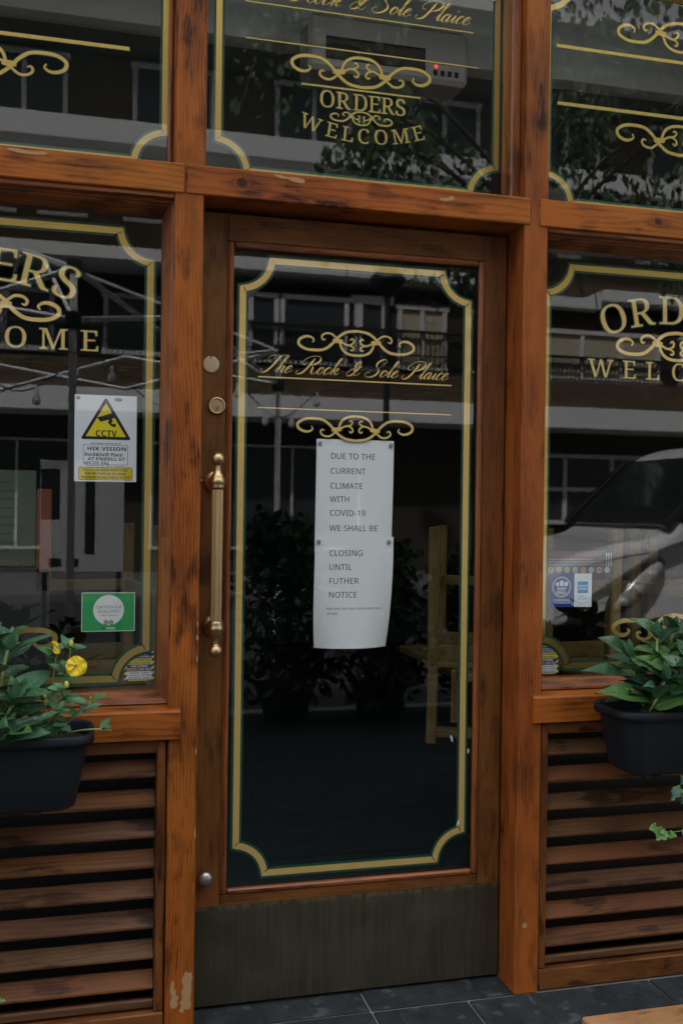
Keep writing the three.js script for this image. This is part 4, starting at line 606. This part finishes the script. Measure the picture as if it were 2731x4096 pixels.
  // second and third floor
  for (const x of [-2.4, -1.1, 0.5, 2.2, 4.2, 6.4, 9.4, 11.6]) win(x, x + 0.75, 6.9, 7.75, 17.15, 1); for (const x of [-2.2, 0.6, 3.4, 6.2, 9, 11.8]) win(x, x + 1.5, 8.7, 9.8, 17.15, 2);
  for (const [x0, x1, y0, y1] of [[2.3, 7.4, 4.05, 4.82], [8.2, 14, 4.02, 4.48], [-3.1, 2.2, 4.05, 4.6]]) { const g = sub('balcony_rail', t); const f = [block(x0, x1, y1, y1 + 0.05, 16.24, 16.3), block(x0, x1, y0 + 0.3, y0 + 0.33, 16.25, 16.29), block(x0, x1, y0, y0 + 0.03, 16.25, 16.29)]; part('rail', merge(f), M.iron, g); for (let x = x0; x < x1; x += 0.1) part('baluster', block(x, x + 0.018, y0, y1, 16.26, 16.278, { c: 0 }), M.iron, g); }
}
{ const t = thing('street_lamp', 'dark street lamp on a tall pole in front of the brick flats', 'lamp', [4.82, 0, 14]);
  part('pole', lathe([[0.09, 0], [0.09, 0.7], [0.055, 0.8], [0.05, 5.0], [0.0001, 5.05]], 16), M.iron, t); part('lantern', lathe([[0.06, 4.98], [0.3, 5.22], [0.33, 5.3], [0.2, 5.45], [0.06, 5.55], [0.0001, 5.6]], 20), M.iron, t); }
{ // pop-up canopy frame, no cover on it
  const t = thing('canopy_frame', 'grey folding canopy frame standing bare on the pavement', 'canopy frame', [-0.34, 0, 3.05]), m = plain([0.85, 0.85, 0.84], 0.5), th = 0.98, ux = Math.cos(th), uz = Math.sin(th), S = 2.9;
  const at = (a, b, y) => [ux * a - uz * b, y, uz * a + ux * b], T = 2.58, U = 2.3;
  const legs = [[0, 0], [S, 0], [0, S], [S, S]];
  for (const [a, b] of legs) { const g = sub('leg', t); part('leg_post', bar(at(a, b, 0), at(a, b, T + 0.04), 0.042), m, g); part('top_joint', block(-0.04, 0.04, T - 0.02, T + 0.05, -0.04, 0.04, { c: 0.01 }).translate(...at(a, b, 0)), M.iron, g); part('slider', block(-0.045, 0.045, U - 0.05, U + 0.04, -0.045, 0.045, { c: 0.01 }).translate(...at(a, b, 0)), M.iron, g); part('foot_plate', block(-0.06, 0.06, 0, 0.01, -0.06, 0.06).translate(...at(a, b, 0)), m, g); }
  const side = (p, q) => { const L = (k, y) => at(p[0] + (q[0] - p[0]) * k, p[1] + (q[1] - p[1]) * k, y); for (const [k0, k1] of [[0, 0.5], [0.5, 1]]) { part('truss_bar', bar(L(k0, T), L(k1, U), 0.018, 0.032), m, t); part('truss_bar', bar(L(k0, U), L(k1, T), 0.018, 0.032), m, t); } };
  side([0, 0], [S, 0]); side([0, 0], [0, S]); side([S, 0], [S, S]); side([0, S], [S, S]);
  for (const [a, b] of legs) { const c = [a + (S / 2 - a) * 0.96, b + (S / 2 - b) * 0.96]; part('roof_bar', bar(at(a, b, T), at(...c, T + 0.55), 0.02, 0.03), m, t); part('roof_bar', bar(at(a, b, U), at((a + c[0]) / 2, (b + c[1]) / 2, T + 0.25), 0.018, 0.026), m, t); } }
{ // festoon bulbs
  const t = thing('festoon_lights', 'string of unlit clear bulbs hung from the bare canopy frame', 'string lights', [-0.34, 2.2, 3.05]); const pts = []; for (let i = 0; i <= 24; i++) { const k = i / 24; pts.push([-0.75 + 2.6 * k, -0.02 - 0.25 * Math.sin(k * Math.PI * 3) ** 2, 0.1 + 1.5 * k]); }
  part('cable', tube(pts, 0.004, 5, 2), M.iron, t); const bm = phys({ color: rgb(0.8, 0.8, 0.78), roughness: 0.15, transmission: 0.3, thickness: 0 }); for (let i = 1; i < 24; i += 2) { const b = part('bulb', lathe([[0.0001, -0.11], [0.02, -0.1], [0.026, -0.075], [0.018, -0.045], [0.012, -0.03], [0.012, 0], [0.0001, 0]], 12), bm, t); b.position.set(...pts[i]); } }
{ // sandwich board with printed sheets
  const t = thing('poster_stand', 'white poster stand with dark printed strips on the pavement', 'poster stand', [-0.28, 0, 3.2]); const w = plain([0.45, 0.45, 0.46], 0.8); t.position.set(-0.28, -0.13, 6); part('panel', block(-0.34, 0.34, 0.85, 1.78, -0.012, 0.012, { c: 0.004 }), w, t); for (const s of [-1, 1]) part('leg', block(s * 0.3 - 0.02, s * 0.3 + 0.02, 0, 0.85, -0.012, 0.012), M.iron, t); part('foot', block(-0.34, 0.34, 0, 0.03, -0.2, 0.2), M.iron, t);
  for (const [x, y, ww, hh] of [[0.06, 1.35, 0.08, 0.7], [-0.26, 1.5, 0.15, 0.42], [-0.22, 0.93, 0.1, 0.07], [-0.08, 0.93, 0.1, 0.07]]) part('printed_strip', block(x - ww / 2, x + ww / 2, y - hh / 2, y + hh / 2, -0.0145, -0.0125, { c: 0 }), M.black, t); }
{ // van
  const t = thing('parked_van', 'pale grey van parked at the kerb with its nose towards the shop door', 'van', [0, -0.13, 0]), paint = phys({ color: rgb(0.82, 0.83, 0.84), roughness: 0.3, clearcoat: 0.7, clearcoatRoughness: 0.08 }), za = 4.62, zb = 6.4, zm = (za + zb) / 2;
  const prof = smooth([[3.32, 0.42], [3.30, 0.7], [3.36, 0.9], [3.55, 1.03], [3.95, 1.15], [4.33, 1.23], [4.66, 1.56], [4.98, 1.88], [5.2, 2.0], [5.6, 2.07], [6.8, 2.1], [8.3, 2.08], [8.42, 1.9], [8.42, 0.42]], 5).map((p) => [p.x, p.y]);
  const warp = (g) => { const p = g.attributes.position; for (let i = 0; i < p.count; i++) { const x = p.getX(i), y = p.getY(i), k = Math.max(0, (4.5 - x) / 1.2), s = (1 - 0.2 * k * k) * (1 - 0.09 * Math.max(0, y - 1.15)); p.setZ(i, zm + (p.getZ(i) - zm) * s); } g.computeVertexNormals(); return g; };
  const bg = ex(prof, zb - za - 0.2, 0.1, 5).translate(0, 0, za + 0.1); part('body', warp(bg), paint, t);
  const scr = [[4.39, 1.285], [5.0, 1.885], [4.995, 1.905], [4.375, 1.3]].map(([x, y]) => [x - 0.012, y + 0.012]); part('windscreen', warp(ex(scr, zb - za - 0.16).translate(0, 0, za + 0.08)), M.pane, t);
  for (const s of [0, 1]) part('pillar_trim', warp(bar([4.36, 1.29, s ? zb - 0.03 : za + 0.03], [5.0, 1.91, s ? zb - 0.03 : za + 0.03], 0.09)), M.pane, t);
  for (const s of [0, 1]) part('side_window', warp(ex([[4.5, 1.34], [5.03, 1.88], [5.75, 1.91], [5.75, 1.32]], 0.02).translate(0, 0, s ? zb - 0.012 : za - 0.006)), M.pane, t);
  for (const s of [-1, 1]) { const h = sub('headlight', t), z = zm + s * 0.82, g = new THREE.SphereGeometry(1, 24, 16).scale(0.34, 0.115, 0.1); g.rotateZ(0.72); h.position.set(4.12, 0.81, z); part('lens_bezel', g, M.pane, h); part('lens_cover', new THREE.SphereGeometry(1, 24, 16).scale(0.315, 0.098, 0.1).rotateZ(0.72).translate(0, 0, s * 0.012), phys({ color: rgb(0.66, 0.66, 0.64), roughness: 0.15, metalness: 0.35 }), h); for (const [a, b, r] of [[-0.15, -0.13, 0.05], [-0.03, -0.03, 0.062], [0.1, 0.09, 0.055]]) part('reflector_bowl', new THREE.SphereGeometry(r, 16, 12).translate(a, b, s * 0.062), phys({ color: rgb(0.7, 0.7, 0.67), roughness: 0.2, metalness: 0.3 }), h); }
  for (const [x, a, b] of [[4.72, 0.5, 1.34], [5.84, 0.5, 1.95]]) part('door_seam', warp(block(x, x + 0.014, a, b, za - 0.004, za + 0.06)), M.iron, t); part('door_handle', warp(block(5.55, 5.73, 1.14, 1.18, za - 0.03, za + 0.02)), M.iron, t); part('rubbing_strip', warp(block(5.5, 8.2, 0.72, 0.8, za - 0.01, za + 0.05)), M.iron, t); part('wiper', warp(bar([4.46, 1.355, zm - 0.1], [4.56, 1.465, zm + 0.55], 0.02)), M.iron, t);
  part('bumper', warp(block(3.27, 3.75, 0.3, 0.62, za + 0.03, zb - 0.03, { c: 0.06 })), M.iron, t); part('grille', block(3.285, 3.32, 0.66, 0.84, zm - 0.45, zm + 0.45), M.iron, t); part('sill_trim', block(5.4, 7.2, 0.32, 0.44, za + 0.02, zb - 0.02), M.iron, t);
  for (const x of [5.0, 7.6]) for (const s of [0, 1]) { const w = sub('wheel', t); w.position.set(x, 0.33, s ? zb - 0.1 : za + 0.1); part('tyre', new THREE.TorusGeometry(0.24, 0.09, 12, 28), M.black, w); part('rim', new THREE.CylinderGeometry(0.2, 0.2, 0.14, 24).rotateX(Math.PI / 2), M.steel, w); part('arch', new THREE.TorusGeometry(0.37, 0.035, 8, 24, Math.PI).translate(0, 0, s ? 0.1 : -0.1), M.iron, w); }
  for (const s of [-1, 1]) part('door_mirror', block(4.82, 4.97, 1.3, 1.55, zm + s * 1.02 - 0.07, zm + s * 1.02 + 0.07, { c: 0.03 }), M.iron, t); }
function crown(seed, blobs, n, size, droop) { const R = lcg(seed), gs = [], pos = [], idx = [], nor = []; let k = 0; for (let i = 0; i < n; i++) { const b = blobs[Math.floor(R() * blobs.length)], a = R() * 6.283, u = R() * 2 - 1, r = Math.cbrt(R()), s = Math.sqrt(1 - u * u), p = V(b[0] + b[3] * r * s * Math.cos(a), b[1] + b[4] * r * u, b[2] + b[3] * r * s * Math.sin(a)), d = V(R() - 0.5, (R() - 0.5) - droop, R() - 0.5).normalize(), q = V(R() - 0.5, R() - 0.5, R() - 0.5).cross(d).normalize(), L = size * (0.6 + 0.8 * R()), W = L * 0.28; const A = p, B = p.clone().addScaledVector(d, L * 0.5).addScaledVector(q, W), C = p.clone().addScaledVector(d, L), E = p.clone().addScaledVector(d, L * 0.5).addScaledVector(q, -W); for (const v of [A, B, C, E]) pos.push(v.x, v.y, v.z); idx.push(k, k + 1, k + 2, k, k + 2, k + 3); k += 4; } const g = new THREE.BufferGeometry(); g.setAttribute('position', new THREE.Float32BufferAttribute(pos, 3)); g.setIndex(idx); g.computeVertexNormals(); return g; }
M.foliage = phys({ color: rgb(0.06, 0.1, 0.03), roughness: 0.6, side: THREE.DoubleSide }); M.bark = plain([0.07, 0.055, 0.04], 0.95);
{ const t = thing('street_tree', 'street tree with drooping twigs and thin leaves at the kerb', 'tree', [4.42, -0.14, 7.6]);
  part('trunk', merge([bar([0, -0.1, 0], [0.05, 2.4, 0], 0.2, 0.3, true), bar([0.05, 2.35, 0], [0.1, 5.4, 0.1], 0.12, 0.2, true)]), M.bark, t); const R = lcg(8), ends = [];
  for (let i = 0; i < 16; i++) { const a = R() * 6.283, y = 3.7 + 1.6 * R(), l = 1.2 + 1.2 * R(), e = [Math.cos(a) * l, y + 0.8 + 0.9 * R(), Math.sin(a) * l * 0.8], tip = [e[0] * 1.35, e[1] - 0.3 - 0.6 * R(), e[2] * 1.3]; part('limb', tube([[0.08, y, 0], [e[0] * 0.5, (y + e[1]) / 2 + 0.25, e[2] * 0.5], e, tip], 0.022, 6), M.bark, t); ends.push([...e, 0.62, 0.6], [...tip, 0.5, 0.7]); for (let k = 0; k < 3; k++) { const q = [tip[0] + 0.7 * (R() - 0.5), tip[1] - 0.4 - 0.5 * R(), tip[2] + 0.7 * (R() - 0.5)]; part('twig', tube([tip, [(tip[0] + q[0]) / 2, tip[1] - 0.05, (tip[2] + q[2]) / 2], q], 0.008, 5), M.bark, t); } }
  part('crown', crown(4, ends, 5200, 0.12, 0.6), M.foliage, t); }
{ const pot = lathe([[0.0001, 0], [0.13, 0], [0.16, 0.2], [0.175, 0.22], [0.16, 0.22], [0.15, 0.2], [0.0001, 0.2]], 24), stems = merge([bar([0, 0.2, 0], [0.02, 0.9, 0], 0.02, 0.03, true), bar([0, 0.3, 0], [-0.12, 0.95, 0.05], 0.012, 0.018, true)]);
  [[0.92, 3.25, 'tall leafy shrub in a dark pot, nearest the bare canopy frame'], [1.5, 3.22, 'leafy shrub in a dark pot, the middle one of three along the kerb'], [2.15, 3.27, 'leafy shrub in a dark pot standing nearest the parked van']].forEach(([x, z, label], i) => { const t = thing('potted_shrub', label, 'shrub', [x, 0, z], 'potted shrubs along the kerb'); part('pot', pot, M.planter, t); part('trunk', stems, M.bark, t);
    part('crown', crown(9 + i, [[-0.05, 0.75, 0, 0.28, 0.32], [0.06, 1.0 - 0.12 * i, 0.03, 0.2, 0.24], [-0.14, 1.08 - 0.15 * i, 0, 0.12, 0.2], [0.12, 0.5, 0, 0.28, 0.3], [0, 0.3, 0, 0.3, 0.26]], 2100, 0.075, 0.1), M.foliage, t); }); }

renderer.render(scene, camera);
